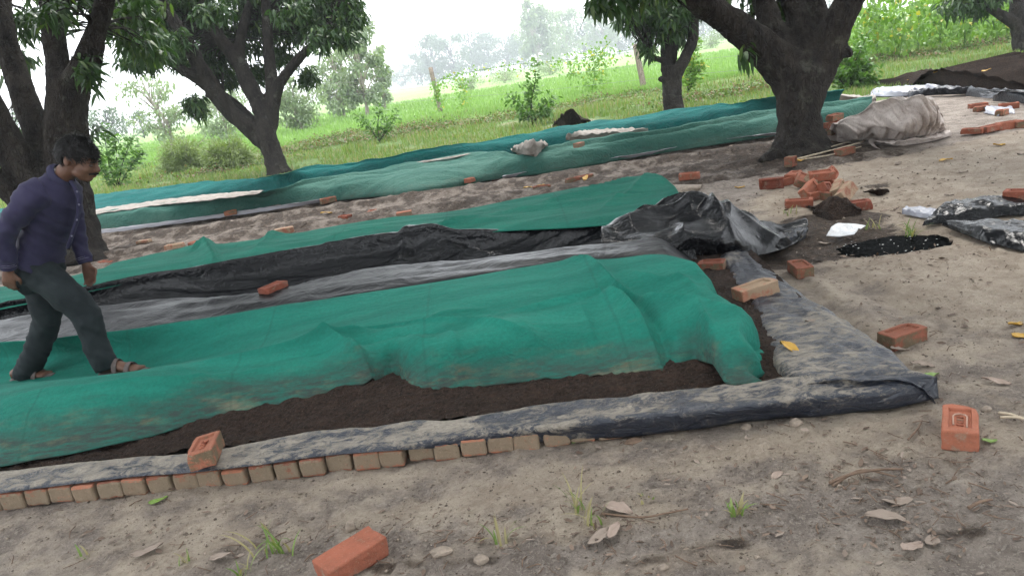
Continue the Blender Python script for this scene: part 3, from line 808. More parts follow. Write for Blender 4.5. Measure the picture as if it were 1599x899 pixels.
# ---- muddy liner strips over the brick edging
def build_liners():
    F0 = [(0, 770, .090), (100, 757, .090), (200, 745, .090), (290, 738, .090), (400, 726, .090), (500, 712, .090), (600, 704, .085), (700, 698, .06), (800, 692, .035), (900, 688, .012), (1000, 680, .01), (1100, 668, .01), (1200, 655, .01), (1300, 648, .012), (1400, 636, .02), (1466, 621, .03)]
    F1 = [(0, 765, .100), (100, 752, .100), (200, 740, .10), (290, 732, .10), (400, 720, .10), (500, 706, .10), (600, 696, .10), (700, 684, .098), (800, 673, .097), (900, 664, .097), (1000, 654, .097), (1100, 644, .097), (1200, 633, .097), (1300, 623, .095), (1400, 613, .085), (1464, 603, .065)]
    F3 = [(0, 737, .122), (200, 715, .122), (300, 708, .122), (400, 690, .124), (500, 672, .126), (600, 665, .126), (650, 657, .13), (700, 656, .122), (800, 640, .126), (900, 628, .126), (1000, 617, .126), (1100, 607, .124), (1240, 590, .13), (1300, 583, .14), (1380, 573, .135), (1430, 582, .12), (1462, 597, .07)]
    nu = 380
    rows = []
    for c in (F0, F1, F3):
        P = np.array([G(*p) for p in c]); uu = to_uv(P)[0]
        u = np.linspace(-5.6, uu.max(), nu); v, z, _, _ = res_u(c, u)
        rows.append(np.stack([u, v, z], -1))
    f0, f1, f3 = rows
    f2 = f1 + (f3 - f1) * 0.5; f2[:, 2] = 0.112
    f2[:, 2] = np.where(f2[:, 0] > -0.15, 0.112 - 0.04 * sstep(-0.1, 0.1, f2[:, 0]), f2[:, 2])
    f4 = f3.copy(); f4[:, 1] += 0.015; f4[:, 2] = f3[:, 2] - 0.022
    S, tt = catmull(np.array([f0, f1, f2, f3, f4]), [6, 9, 9, 4])
    U, V, Z = S[..., 0], S[..., 1], S[..., 2]; T = np.broadcast_to(tt, U.shape)
    Z += sstep(0.6, 1.2, T) * (0.004 * ridged(U * 6 + V * 4, V * 9, 111, 3) - 0.002 + 0.006 * fbm(U * 4, V * 8, 112, 2) * sstep(1, 1.5, T))
    rightp = sstep(-1.9, -1.2, U)
    Z += rightp * 0.010 * (ridged(U * 5 + V * 9, V * 12, 113, 2) - 0.5) * sstep(0.05, 0.5, T)
    S[..., 1] = V + rightp * 0.012 * pnoise(U * 7, T * 1.5, 114) * sstep(1.6, 0.2, T)
    dust = 0.20 * sstep(-1.4, -2.6, U) + 0.03 + 0.12 * sstep(2.2, 3.0, T) - 0.16 * sstep(1.2, 0.4, T) + 0.05 * rightp
    for px, py, ru, rv, a in ((830, 670, .14, .06, .3), (700, 668, .12, .05, .35), (960, 645, .2, .05, .2), (1110, 625, .2, .06, .15), (560, 690, .2, .05, .15)):
        q = to_uv(G(px, py, 0.11)); dust = dust + a * np.exp(-((U - q[0]) / ru) ** 2 - ((V - q[1]) / rv) ** 2)
    tag(sheet('plastic_liner', S, M['pl_liner'], {'dust': dust}), 'mud-spattered black plastic strip along the brick edge nearest the camera', 'plastic strip')
    # end strip
    E1 = [(1262, 600), (1222, 572), (1207, 545), (1192, 505), (1172, 470), (1150, 440), (1126, 402)]
    E3 = [(1440, 606), (1400, 560), (1365, 532), (1300, 492), (1255, 464), (1207, 428), (1165, 396)]
    def res(c, z, n=110):
        P = np.array([G(x, y, z) for x, y in c]); s = np.concatenate([[0], np.cumsum(np.linalg.norm(np.diff(P, axis=0), axis=1))]); s /= s[-1]
        t = np.linspace(0, 1, n)
        Q = np.stack([np.interp(t, s, P[:, k]) for k in range(3)], -1)
        k = np.ones(9) / 9; Qp = np.pad(Q, ((4, 4), (0, 0)), 'edge')
        Q[4:-4] = np.stack([np.convolve(Qp[:, j], k, 'valid') for j in range(3)], -1)[4:-4]
        return Q
    a, b = res(E1, .125), res(E3, .085)
    out = (b - a); out[:, 2] = 0; out /= np.linalg.norm(out, axis=1)[:, None]
    t0 = a - out * 0.03; t0[:, 2] = 0.05
    m1 = a + (b - a) * 0.35; m1[:, 2] = 0.128; m2 = a + (b - a) * 0.72; m2[:, 2] = 0.118
    b2 = b + out * 0.045; b2[:, 2] = 0.008
    S, tt = catmull(np.array([t0, a, m1, m2, b, b2]), [5, 9, 9, 8, 5])
    n = S.shape[0]; L = np.linspace(0, 1, n)[:, None] * 2.4; T = np.broadcast_to(tt, S.shape[:2]); LL = np.broadcast_to(L, T.shape)
    S[..., 2] += sstep(0.5, 1.2, T) * (0.014 * ridged(LL * 5.5 + 0.5 * T, T * 0.6, 121, 2) - 0.008 + 0.008 * fbm(LL * 5, T * 2, 122, 3))
    S[..., :2] += (0.02 * pnoise(LL * 4, T * 0.4, 123) * sstep(3.5, 4.2, T))[..., None] * out[:, None, :2]
    me = np_mesh('plastic_liner', S, grid_faces(n, S.shape[1]))
    set_attr(me, 'dust', 0.0 + 0.20 * np.exp(-((LL - 0.55) / 0.35) ** 2) + 0.05 * np.sin(LL * 9))
    o = solid(link('plastic_liner', me, M['pl_liner']), 0.003)
    tag(o, 'wrinkled muddy plastic strip running back across the end of the nearest bed', 'plastic strip')
build_liners()

# ================================================================== bricks
BL, BW, BH = 0.228, 0.108, 0.075
def brick_mesh(name, seed, mat, frog=True, det=True, flip=False, bev=0.006):
    rs = np.random.default_rng(seed)
    bm = bmesh.new()
    bmesh.ops.create_cube(bm, size=1.0)
    bmesh.ops.scale(bm, vec=(BL, BW, BH), verts=bm.verts)
    if frog:
        top = max(bm.faces, key=lambda f: f.calc_center_median().z)
        r = bmesh.ops.inset_individual(bm, faces=[top], thickness=0.026)
        top = max((f for f in bm.faces if abs(f.calc_center_median().z - BH / 2) < 1e-6), key=lambda f: -abs(f.calc_center_median().length - BH / 2) - f.calc_area() * 0 - sum(abs(v.co.x) for v in f.verts))
        for v in top.verts:
            v.co.x *= 0.86
        r = bmesh.ops.inset_individual(bm, faces=[top], thickness=0.006)
        for v in top.verts: v.co.z -= 0.011
    if det:
        es = [e for e in bm.edges if e.calc_length() > 0.05 and all(abs(abs(v.co.z) - BH / 2) < 1e-5 and abs(abs(v.co.x) - BL / 2) < 1e-5 for v in e.verts) or (abs(e.verts[0].co.z - e.verts[1].co.z) > 0.05)]
        bmesh.ops.bevel(bm, geom=es, offset=bev, segments=2, profile=0.5, affect='EDGES')
        bmesh.ops.subdivide_edges(bm, edges=[e for e in bm.edges if e.calc_length() > 0.03], cuts=3, use_grid_fill=True)
    for v in bm.verts:
        c = v.co
        k = 0.0045
        c.x += k * float(pnoise(c.y * 30 + seed, c.z * 30 + c.x * 9, seed)); c.y += k * float(pnoise(c.x * 26 + seed, c.z * 30, seed + 2)); c.z += k * float(pnoise(c.x * 26, c.y * 26 + seed, seed + 4))
    # chipped corner
    cx = rs.choice([-1, 1]) * BL / 2; cy = rs.choice([-1, 1]) * BW / 2; cz = rs.choice([-1, 1]) * BH / 2
    for v in bm.verts:
        d = (v.co - Vector((cx, cy, cz))).length
        if d < 0.04: v.co *= 1 - 0.13 * (1 - d / 0.04)
    me = bpy.data.meshes.new(name); bm.to_mesh(me); bm.free()
    me.materials.append(mat)
    for p in me.polygons: p.use_smooth = False
    return me
BM_ = {'red': [brick_mesh('brick', s, M['brick_red']) for s in (11, 12)], 'mix': [brick_mesh('brick', s, M['brick_mix']) for s in (13, 14)],
       'pale': [brick_mesh('brick', s, M['brick_pale'], frog=(s == 15)) for s in (15, 16)],
       'kerb': [brick_mesh('brick', s, M['brick_kerb'], frog=False, bev=0.011) for s in (17, 18, 19)]}
_bi = [0]
def put_brick(P, rot, kind, label=None, group=None, parent=None, scale=(1, 1, 1)):
    _bi[0] += 1
    ms = BM_[kind]
    o = bpy.data.objects.new('brick', ms[_bi[0] % len(ms)]); COL.objects.link(o)
    o.location = Vector(P); o.rotation_euler = Euler([R(a) for a in rot]); o.scale = scale
    if parent is not None: o.parent = parent
    if label: tag(o, label, 'brick', group)
    return o
# brick edging under the front strip
def build_kerb():
    root = thing('brick_edging', from_uv(-2.0, 0.1, 0.0), 'low edging of dusty bricks laid side by side under the near plastic strip', 'edging')
    u = -4.7
    k = 0
    while u < -0.92:
        vf = float(np.interp(u, [-4.5, -2.5, -1.0, -0.2], [-0.088, -0.092, -0.055, -0.01]))
        p = from_uv(u, BL * 0.86 / 2 + vf + random.uniform(-.010, .010), 0.041 + random.uniform(-.006, .005))
        put_brick(shift(p, root.location), (random.uniform(-2.5, 2.5), random.uniform(-2.5, 2.5), 90 - 5.7 + random.uniform(-4, 4)), 'kerb', parent=root, scale=(0.86, random.uniform(.95, 1.02), random.uniform(1.0, 1.12)))
        u += 0.1125 + random.uniform(-.002, .003)
build_kerb()

# ================================================================== far pair of beds
def build_far_beds():
    L = -13.0
    f_hem = [(130, 362, .06), (300, 342, .06), (420, 322, .06), (520, 309, .07), (590, 301, .08), (640, 297, .12), (690, 288, .12), (770, 272, .10), (850, 262, .10), (1000, 236, .10), (1215, 203, .10), (1290, 193, .10), (1362, 178, .10)]
    f_top = [(130, 336, .30), (300, 314, .30), (410, 300, .31), (480, 284, .32), (600, 264, .32), (700, 246, .33), (760, 238, .33), (815, 242, .29), (850, 232, .33), (900, 222, .34), (1000, 208, .34), (1210, 172, .34), (1290, 162, .33), (1362, 153, .30)]
    nu = 330
    def row(c, left=L):
        P = np.array([G(*p) for p in c]); uu = to_uv(P)[0]
        u = np.linspace(left, uu.max(), nu); v, z, _, _ = res_u(c, u)
        return np.stack([u, v, z], -1)
    H, B = row(f_hem), row(f_top)
    a = H + (B - H) * 0.22; a[:, 2] = 0.22
    b = H + (B - H) * 0.50; b[:, 2] = 0.275
    c = H + (B - H) * 0.72; c[:, 2] = 0.265
    t1 = B.copy(); t1[:, 1] += 0.22; t1[:, 2] = 0.20
    H0 = H.copy(); H0[:, 1] -= 0.01; H0[:, 2] = 0.02
    S, tt = catmull(np.array([H0, H, a, b, c, B, t1]), [3, 7, 8, 7, 8, 5])
    U, V = S[..., 0], S[..., 1]; T = np.broadcast_to(tt, U.shape)
    e = sstep(0.9, 1.8, T)
    S[..., 2] += e * (0.028 * (ridged(U * 0.9 + 0.5 * V, V * 3.0, 131, 3) - 0.6) + 0.022 * fbm(U * 2.5, V * 2.0, 132, 3) + 0.02 * (ridged(U * 0.5 - V, V * 4, 135, 2) - .5))
    o = sheet('shade_net', S, M['net_far'], {'dirt': 0.15 + 0.5 * sstep(1.9, 1.0, T) + 0 * U, 'sandy': 0 * U})
    tag(o, 'long faded grey-green shade net on the near side of the far bed', 'shade net')
    r_front = [(130, 330, .26), (300, 305, .26), (430, 288, .26), (470, 281, .24), (560, 266, .26), (700, 244, .26), (850, 220, .26), (1000, 196, .27), (1200, 168, .27), (1310, 152, .27)]
    r_top = [(130, 309, .36), (200, 300, .36), (300, 288, .37), (440, 274, .39), (480, 262, .41), (600, 246, .40), (800, 214, .39), (1000, 181, .39), (1200, 156, .40), (1290, 146, .42), (1318, 143, .40)]
    H, B = row(r_front, -14), row(r_top, -14)
    H0 = H.copy(); H0[:, 1] -= 0.04; H0[:, 2] = 0.14
    a = H + (B - H) * 0.35; a[:, 2] = 0.34
    b = H + (B - H) * 0.7; b[:, 2] = 0.375
    t1 = B.copy(); t1[:, 1] += 0.20; t1[:, 2] = 0.28
    t2 = B.copy(); t2[:, 1] += 0.36; t2[:, 2] = 0.0
    S, tt = catmull(np.array([H0, H, a, b, B, t1, t2]), [3, 7, 7, 7, 5, 5])
    U, V = S[..., 0], S[..., 1]; T = np.broadcast_to(tt, U.shape)
    S[..., 2] += sstep(0.8, 1.6, T) * sstep(6, 5, T) * (0.035 * (ridged(U * 0.7 + 0.8 * V, V * 3.2, 141, 3) - 0.6) + 0.024 * fbm(U * 1.8, V * 2.5, 142, 3))
    o = sheet('shade_net', S, M['net_teal'], {'dirt': 0.05 + 0.45 * sstep(2.2, 1.0, T) + 0 * U, 'sandy': 0 * U})
    tag(o, 'blue-green shade net along the rear of the far bed next to the grass', 'shade net')
    # white plastic edging below the near net of the far bed
    def strip(name, pts0, pts1, mat, label, amp=0.012, dust=0.1, thick=0.004, n=160):
        r0, r1 = [], []
        P0 = np.array([G(*p) for p in pts0]); P1 = np.array([G(*p) for p in pts1])
        def rs(c):
            uu = to_uv(np.array([G(*p) for p in c]))[0]; u = np.linspace(uu.min(), uu.max(), n); v, z, _, _ = res_u(c, u); return np.stack([u, v, z], -1)
        a, b = rs(pts0), rs(pts1); m = (a + b) / 2; m[:, 2] += 0.012
        S, tt = catmull(np.array([a, m, b]), 5)
        U = S[..., 0]; T = np.broadcast_to(tt, U.shape)
        S[..., 2] += amp * fbm(U * 5, T * 2, 150, 3); S[..., 1] += amp * 1.2 * fbm(U * 3, T * 2, 151, 2)
        o = sheet(name, S, mat, {'dust': dust + 0 * U}, None, thick)
        tag(o, label, 'plastic strip' if 'pl_' in mat.name or 'plastic' in mat.name else 'cloth')
        return o
    strip('plastic_edging', [(0, 383, .03), (130, 368, .03), (300, 346, .03), (420, 329, .03), (500, 316, .03), (525, 311, .03)], [(0, 377, .085), (130, 362, .085), (300, 340, .085), (420, 323, .085), (500, 311, .085), (525, 306, .085)], M['pl_white'], 'whitish plastic edging at the foot of the faded net, behind the stooping man')
    strip('plastic_edging', [(523, 309, .05), (600, 301, .04), (640, 297, .03), (700, 292, .03)], [(523, 304, .10), (600, 297, .08), (640, 293, .07), (705, 289, .06)], M['pl_white'], 'short bent piece of whitish plastic edging beside the small brick pile on the path')
    strip('plastic_edging', [(785, 279, .03), (900, 259, .03), (1000, 244, .03), (1100, 226, .03), (1215, 211, .03)], [(785, 275, .075), (900, 255, .075), (1000, 240, .075), (1100, 222, .08), (1215, 207, .08)], M['pl_white'], 'thin pale plastic edging below the faded net, reaching to the big tree trunk')
    strip('pale_cloth_strip', [(0, 357, .30), (130, 337, .31), (250, 320, .32), (330, 312, .33), (405, 302, .34)], [(0, 345, .31), (130, 329, .32), (250, 312, .33), (330, 303, .35), (412, 297, .36)], M['cloth_pale'], 'long pale cloth strip lying between the far nets left of the forked tree', 0.02)
    strip('pale_cloth_strip', [(640, 257, .33), (690, 249, .34), (735, 241, .34)], [(645, 255, .34), (690, 247, .35), (735, 240, .345)], M['cloth_pale'], 'short sliver of pale cloth between the far nets before the cloth bundle', 0.01)
    def bundle(pts_front, pts_mid, pts_back, label, seed):
        S, tt = loft_u([pts_front, pts_mid, pts_back, ('off', 2, 0.12, 0.22)], 48, [10, 10, 5])
        U, V = S[..., 0], S[..., 1]; T = np.broadcast_to(tt, U.shape)
        S[..., 2] += sstep(0.0, 0.5, T) * (0.05 * (ridged(U * 4.5 + V * 2, V * 5, seed, 3) - 0.6))
        tag(sheet('cloth_bundle', S, M['cloth_pale']), label, 'cloth bundle')
    bundle([(800, 237, .30), (830, 242, .30), (855, 232, .30)], [(798, 235, .34), (828, 230, .42), (856, 229, .35)], [(805, 232, .36), (832, 222, .48), (850, 224, .40)], 'crumpled bundle of pale cloth stuffed between the far nets', 161)
    bundle([(884, 219, .31), (930, 216, .31), (1012, 207, .31)], [(884, 216, .36), (930, 212, .36), (1012, 205, .34)], [(888, 210, .42), (925, 207, .38), (1008, 203, .35)], 'flattened pale cloth bundle on the far nets beyond the dark brick', 163)
build_far_beds()

# ================================================================== tubes, trunks and leaves
def smooth_line(P, n):
    P = np.asarray(P, float)
    S = np.vstack([2 * P[0] - P[1], P, 2 * P[-1] - P[-2]])
    out = []
    for i in range(len(P) - 1):
        p0, p1, p2, p3 = S[i:i + 4]
        for t in np.linspace(0, 1, n, endpoint=(i == len(P) - 2)):
            out.append(0.5 * ((2 * p1) + (-p0 + p2) * t + (2 * p0 - 5 * p1 + 4 * p2 - p3) * t * t + (-p0 + 3 * p1 - 3 * p2 + p3) * t ** 3))
    return np.array(out)
def tube(P, r, k=8, seed=0, rough=0.0):
    """P (n,3), r (n,) -> verts, quads (closed ends)"""
    P = np.asarray(P, float); n = len(P); r = np.atleast_1d(np.asarray(r, float)); r = np.interp(np.linspace(0, 1, n), np.linspace(0, 1, len(r)), r)
    T = np.gradient(P, axis=0); T /= np.linalg.norm(T, axis=1)[:, None] + 1e-9
    ref = np.array([0.31, 0.84, 0.44]); A = np.cross(T, ref); A /= np.linalg.norm(A, axis=1)[:, None] + 1e-9; B = np.cross(T, A)
    a = np.linspace(0, 2 * math.pi, k, endpoint=False)
    rr = r[:, None] * np.ones(k)
    if rough:
        s = np.linspace(0, 1, n) * n * 0.35
        rr = rr * (1 + rough * pnoise(np.cos(a)[None] * 1.3 + s[:, None], np.sin(a)[None] * 1.3 + s[:, None] * 0.3, seed))
    V = P[:, None] + rr[..., None] * (np.cos(a)[None, :, None] * A[:, None] + np.sin(a)[None, :, None] * B[:, None])
    V = V.reshape(-1, 3)
    i = np.arange(n * k).reshape(n, k); j = np.roll(i, -1, 1)
    F = np.stack([i[:-1], j[:-1], j[1:], i[1:]], -1).reshape(-1, 4)
    V = np.vstack([V, P[:1], P[-1:]]); c0, c1 = n * k, n * k + 1
    C = [[c0, j[0, q], i[0, q], i[0, q]] for q in range(k)] + [[c1, i[-1, q], j[-1, q], j[-1, q]] for q in range(k)]
    tri = np.array([[x[0], x[1], x[2]] for x in C])
    return V, F, tri
class TB:
    def __init__(s): s.v = []; s.q = []; s.t = []; s.n = 0
    def add(s, V, F=None, tri=None):
        s.v.append(V)
        if F is not None and len(F): s.q.append(np.asarray(F) + s.n)
        if tri is not None and len(tri): s.t.append(np.asarray(tri) + s.n)
        s.n += len(V)
    def tube(s, P, r, k=8, seed=0, rough=0.0):
        s.add(*tube(P, r, k, seed, rough))
    def mesh(s, name, loc=(0, 0, 0), smooth=True):
        fs = []
        if s.q: fs.append(np.concatenate(s.q))
        if s.t: fs.append(np.concatenate(s.t))
        return np_mesh(name, np.concatenate(s.v) - np.asarray(loc, float), fs, smooth)
def remeshed(o, voxel, smooth_it=4, parent=None):
    """merge the overlapping tubes of a mesh object into one continuous skin"""
    m = o.modifiers.new('r', 'REMESH'); m.mode = 'VOXEL'; m.voxel_size = voxel; m.use_smooth_shade = True
    if smooth_it:
        m2 = o.modifiers.new('s', 'SMOOTH'); m2.factor = 0.5; m2.iterations = smooth_it
    dg = bpy.context.evaluated_depsgraph_get()
    me = bpy.data.meshes.new_from_object(o.evaluated_get(dg))
    me.name = o.data.name
    mats = [x for x in o.data.materials]
    old = o.data; o.modifiers.clear(); o.data = me
    me.materials.clear()
    for x in mats: me.materials.append(x)
    bpy.data.meshes.remove(old)
    for p in me.polygons: p.use_smooth = True
    return o
def leaf_mesh(name, base, d, L, W, loc=(0, 0, 0), droop=0.25, up=None, lobes=False, rs=RNG):
    """many small leaves; base (n,3), d (n,3) unit-ish directions"""
    base = np.asarray(base, float); d = np.asarray(d, float); n = len(base)
    d = d / (np.linalg.norm(d, axis=1)[:, None] + 1e-9)
    L = np.broadcast_to(L, (n,))[:, None]; W = np.broadcast_to(W, (n,))[:, None]
    if up is None:
        up = rs.normal(size=(n, 3)) * 0.5 + np.array([0, 0, 1.0])
    s = np.cross(d, up); s /= np.linalg.norm(s, axis=1)[:, None] + 1e-9
    nn = np.cross(s, d)
    dz = np.array([0, 0, -1.0])
    p1 = base + d * L * 0.38 + nn * L * 0.05; p2 = base + d * L * 0.74 + dz * L * droop * 0.35; p3 = base + d * L + dz * L * droop
    V = np.stack([base, p1 - s * W * 0.5, p1 + s * W * 0.5, p2 - s * W * 0.40, p2 + s * W * 0.40, p3], 1)
    i = np.arange(n)[:, None] * 6
    tri = np.concatenate([i + [0, 2, 1], i + [3, 4, 5]]); q = i + [1, 2, 4, 3]
    return np_mesh(name, V.reshape(-1, 3) - np.asarray(loc, float), [q, tri], True)
def whorls(C, n_leaf, rs, spread=0.9, down=0.55, jitter=0.05, axis=None):
    """leaf bases and directions for drooping rosettes at centres C"""
    m = len(C)
    a = rs.uniform(0, 2 * math.pi, (m, n_leaf)); el = rs.normal(-down, 0.45, (m, n_leaf))
    d = np.stack([np.cos(a) * np.cos(el), np.sin(a) * np.cos(el), np.sin(el)], -1)
    b = C[:, None] + rs.normal(size=(m, n_leaf, 3)) * jitter
    return b.reshape(-1, 3), d.reshape(-1, 3)
def ellipsoid_pts(n, c, r, rs, shell=0.35):
    d = rs.normal(size=(n, 3)); d /= np.linalg.norm(d, axis=1)[:, None]
    t = shell + (1 - shell) * rs.uniform(0, 1, n) ** 0.5
    return np.asarray(c) + d * t[:, None] * np.asarray(r)

def mango(base_px, limbs, dep, label, voxel, clumps, crown, seed, leafL=0.20, leafW=0.052, n_leaf=9, crown_n=700, dens=1.5):
    """limbs: lists of (px,py,d_depth,r_px); clumps: (px,py,d_depth,rx,ry(depth),rz,n) metres"""
    rs = np.random.default_rng(seed)
    base = G(*base_px); base[2] = 0
    root = thing('mango_tree', base, label, 'tree')
    S = FPX / dep
    tb = TB(); lines = []
    for k, lm in enumerate(limbs):
        P = np.array([D(p[0], p[1], dep + p[2]) for p in lm]); r = np.array([p[3] * (dep + p[2]) / FPX for p in lm])
        PP = smooth_line(P, 8); rr = np.interp(np.linspace(0, len(r) - 1, len(PP)), np.arange(len(r)), r)
        tb.tube(PP, rr, 14, seed + k, 0.16); lines.append(PP)
    trunk = link('trunk', tb.mesh('trunk', base), M['bark'], root)
    remeshed(trunk, voxel, 3)
    me = trunk.data; co = np.zeros(len(me.vertices) * 3); me.vertices.foreach_get('co', co); co = co.reshape(-1, 3)
    nr = np.zeros(len(co) * 3); me.vertices.foreach_get('normal', nr); nr = nr.reshape(-1, 3)
    ang = np.arctan2(nr[:, 1], nr[:, 0])
    co += nr * (voxel * 0.55 * fbm(ang * 2.2 + co[:, 0] * 3, co[:, 2] * 2.6, seed, 3) + voxel * 0.25 * fbm(co[:, 0] * 16 + co[:, 1] * 9, co[:, 2] * 14, seed + 3, 2))[:, None]
    me.vertices.foreach_set('co', co.ravel()); me.update()
    # leaves
    C = []
    for px, py, dd, rx, ry, rz, n in clumps:
        c = D(px, py, dep + dd)
        C.append(ellipsoid_pts(int(n * dens), c, (rx, ry, rz), rs, 0.1))
    if crown is not None:
        c, rad, zmin = crown
        q = ellipsoid_pts(crown_n * 2, c, rad, rs, 0.55); q = q[q[:, 2] > zmin][:crown_n]; C.append(q)
    C = np.concatenate(C)
    b, d = whorls(C, n_leaf, rs)
    L = rs.uniform(0.65, 1.15, len(b)) * leafL
    cr = link('crown', leaf_mesh('crown', b, d, L, L / leafL * leafW, base, 0.28, rs=rs), M['lf_mango'], root)
    # twigs from the limbs to the leaf clusters
    tw = TB(); AL = np.concatenate(lines)
    for q in C[:: 2][:700]:
        j = np.argmin(np.linalg.norm(AL - q, axis=1) + (AL[:, 2] > q[2] + 0.3) * 0.5); a = AL[j]
        m = (a + q) / 2 + rs.normal(size=3) * 0.08 + np.array([0, 0, 0.12])
        tw.tube(smooth_line([a, m, q], 4), np.linspace(0.018, 0.006, 9), 4)
    link('twigs', tw.mesh('twigs', base), M['bark'], root)
    return root

# big forked tree near the netted heap
mango((1246, 238), [
    [(1252, 250, 0, 62), (1250, 232, 0, 46), (1249, 205, 0, 35), (1248, 175, 0, 33), (1250, 145, 0, 37), (1250, 115, 0, 38)],
    [(1248, 140, 0, 34), (1222, 105, 0, 32), (1180, 66, -.1, 27), (1130, 28, -.3, 22), (1075, -8, -.6, 19), (1000, -60, -1.0, 15)],
    [(1250, 130, 0, 34), (1225, 85, .1, 24), (1205, 40, .2, 19), (1190, -5, .3, 17), (1170, -60, .4, 13)],
    [(1252, 130, 0, 36), (1258, 80, .1, 27), (1250, 40, .2, 20), (1238, 0, .3, 18), (1225, -60, .5, 14)],
    [(1258, 135, 0, 34), (1284, 95, 0, 28), (1303, 50, -.1, 25), (1325, 5, -.2, 22), (1360, -60, -.4, 17)],
    [(1288, 85, 0, 18), (1288, 45, .1, 14), (1278, 10, .2, 12), (1268, -30, .3, 10)],
    [(1240, 232, 0, 22), (1205, 244, -.25, 12), (1185, 252, -.4, 4)], [(1262, 232, 0, 22), (1300, 238, -.2, 10), (1322, 242, -.3, 4)], [(1246, 232, -.1, 24), (1240, 250, -.35, 13), (1236, 262, -.6, 5)],
    [(1312, 70, 0, 10), (1324, 84, -.15, 8), (1321, 80, -.2, 6)]],
    9.25, 'big dark forked mango tree with its trunk beside the netted heap', 0.028,
    [(1200, 12, .6, .3, .3, .2, 14), (1190, 36, .6, .2, .3, .12, 7), (1272, 30, .5, .12, .2, .15, 4), (1000, -18, -1.0, .5, .5, .12, 26), (935, -2, -1.2, .22, .3, .10, 9), (1160, 78, -.4, .05, .1, .05, 2), (1230, 0, .6, .3, .4, .12, 10), (1150, -20, .5, .5, .6, .15, 16)],
    ((3.2, 8.0, 5.4), (5.2, 5.6, 1.7), 3.9), 41, crown_n=3000, dens=1.0)
# many-stemmed tree behind the man
mango((120, 402), [
    [(128, 420, 0, 56), (120, 398, 0, 46), (112, 350, 0, 38), (106, 290, 0, 33), (103, 230, 0, 31), (105, 165, 0, 31), (106, 130, 0, 30)],
    [(100, 150, 0, 23), (90, 95, .1, 18), (82, 40, .1, 16), (72, -20, .2, 14)],
    [(112, 145, 0, 22), (130, 100, -.1, 18), (149, 55, -.2, 15), (163, 5, -.3, 14), (180, -60, -.5, 12)],
    [(125, 140, 0, 11), (146, 112, -.1, 9), (156, 82, -.2, 7), (162, 40, -.2, 5)],
    [(100, 300, 0, 26), (72, 240, .1, 23), (48, 180, .2, 20), (25, 115, .3, 18), (6, 50, .3, 17), (0, 0, .4, 16), (-6, -60, .5, 14)],
    [(98, 345, 0, 30), (58, 290, -.1, 26), (22, 240, -.2, 26), (-12, 180, -.3, 24), (-50, 90, -.5, 20), (-90, 0, -.7, 16)],
    [(95, 375, 0, 24), (50, 335, -.2, 17), (15, 300, -.3, 16), (-40, 250, -.5, 14), (-100, 170, -.7, 12)],
    [(120, 398, 0, 36), (150, 408, -.2, 18), (172, 412, -.4, 6)]],
    10.0, 'many-stemmed dark mango tree rising behind the stooping man', 0.028,
    [(15, 90, .8, .35, .5, .35, 12), (40, 30, .8, .35, .5, .22, 22), (140, 108, -.3, .12, .2, .18, 12), (85, 18, -.7, .15, .3, .14, 12), (30, 205, 1.0, .3, .3, .3, 10), (145, 205, .4, .05, .1, .06, 3), (205, 20, .8, .5, .6, .25, 34), (110, -14, .4, .6, .6, .15, 36), (225, 70, 1.0, .35, .4, .18, 18)],
    ((-4.2, 7.4, 6.0), (4.6, 4.6, 1.7), 4.6), 42, crown_n=2600, dens=1.0)
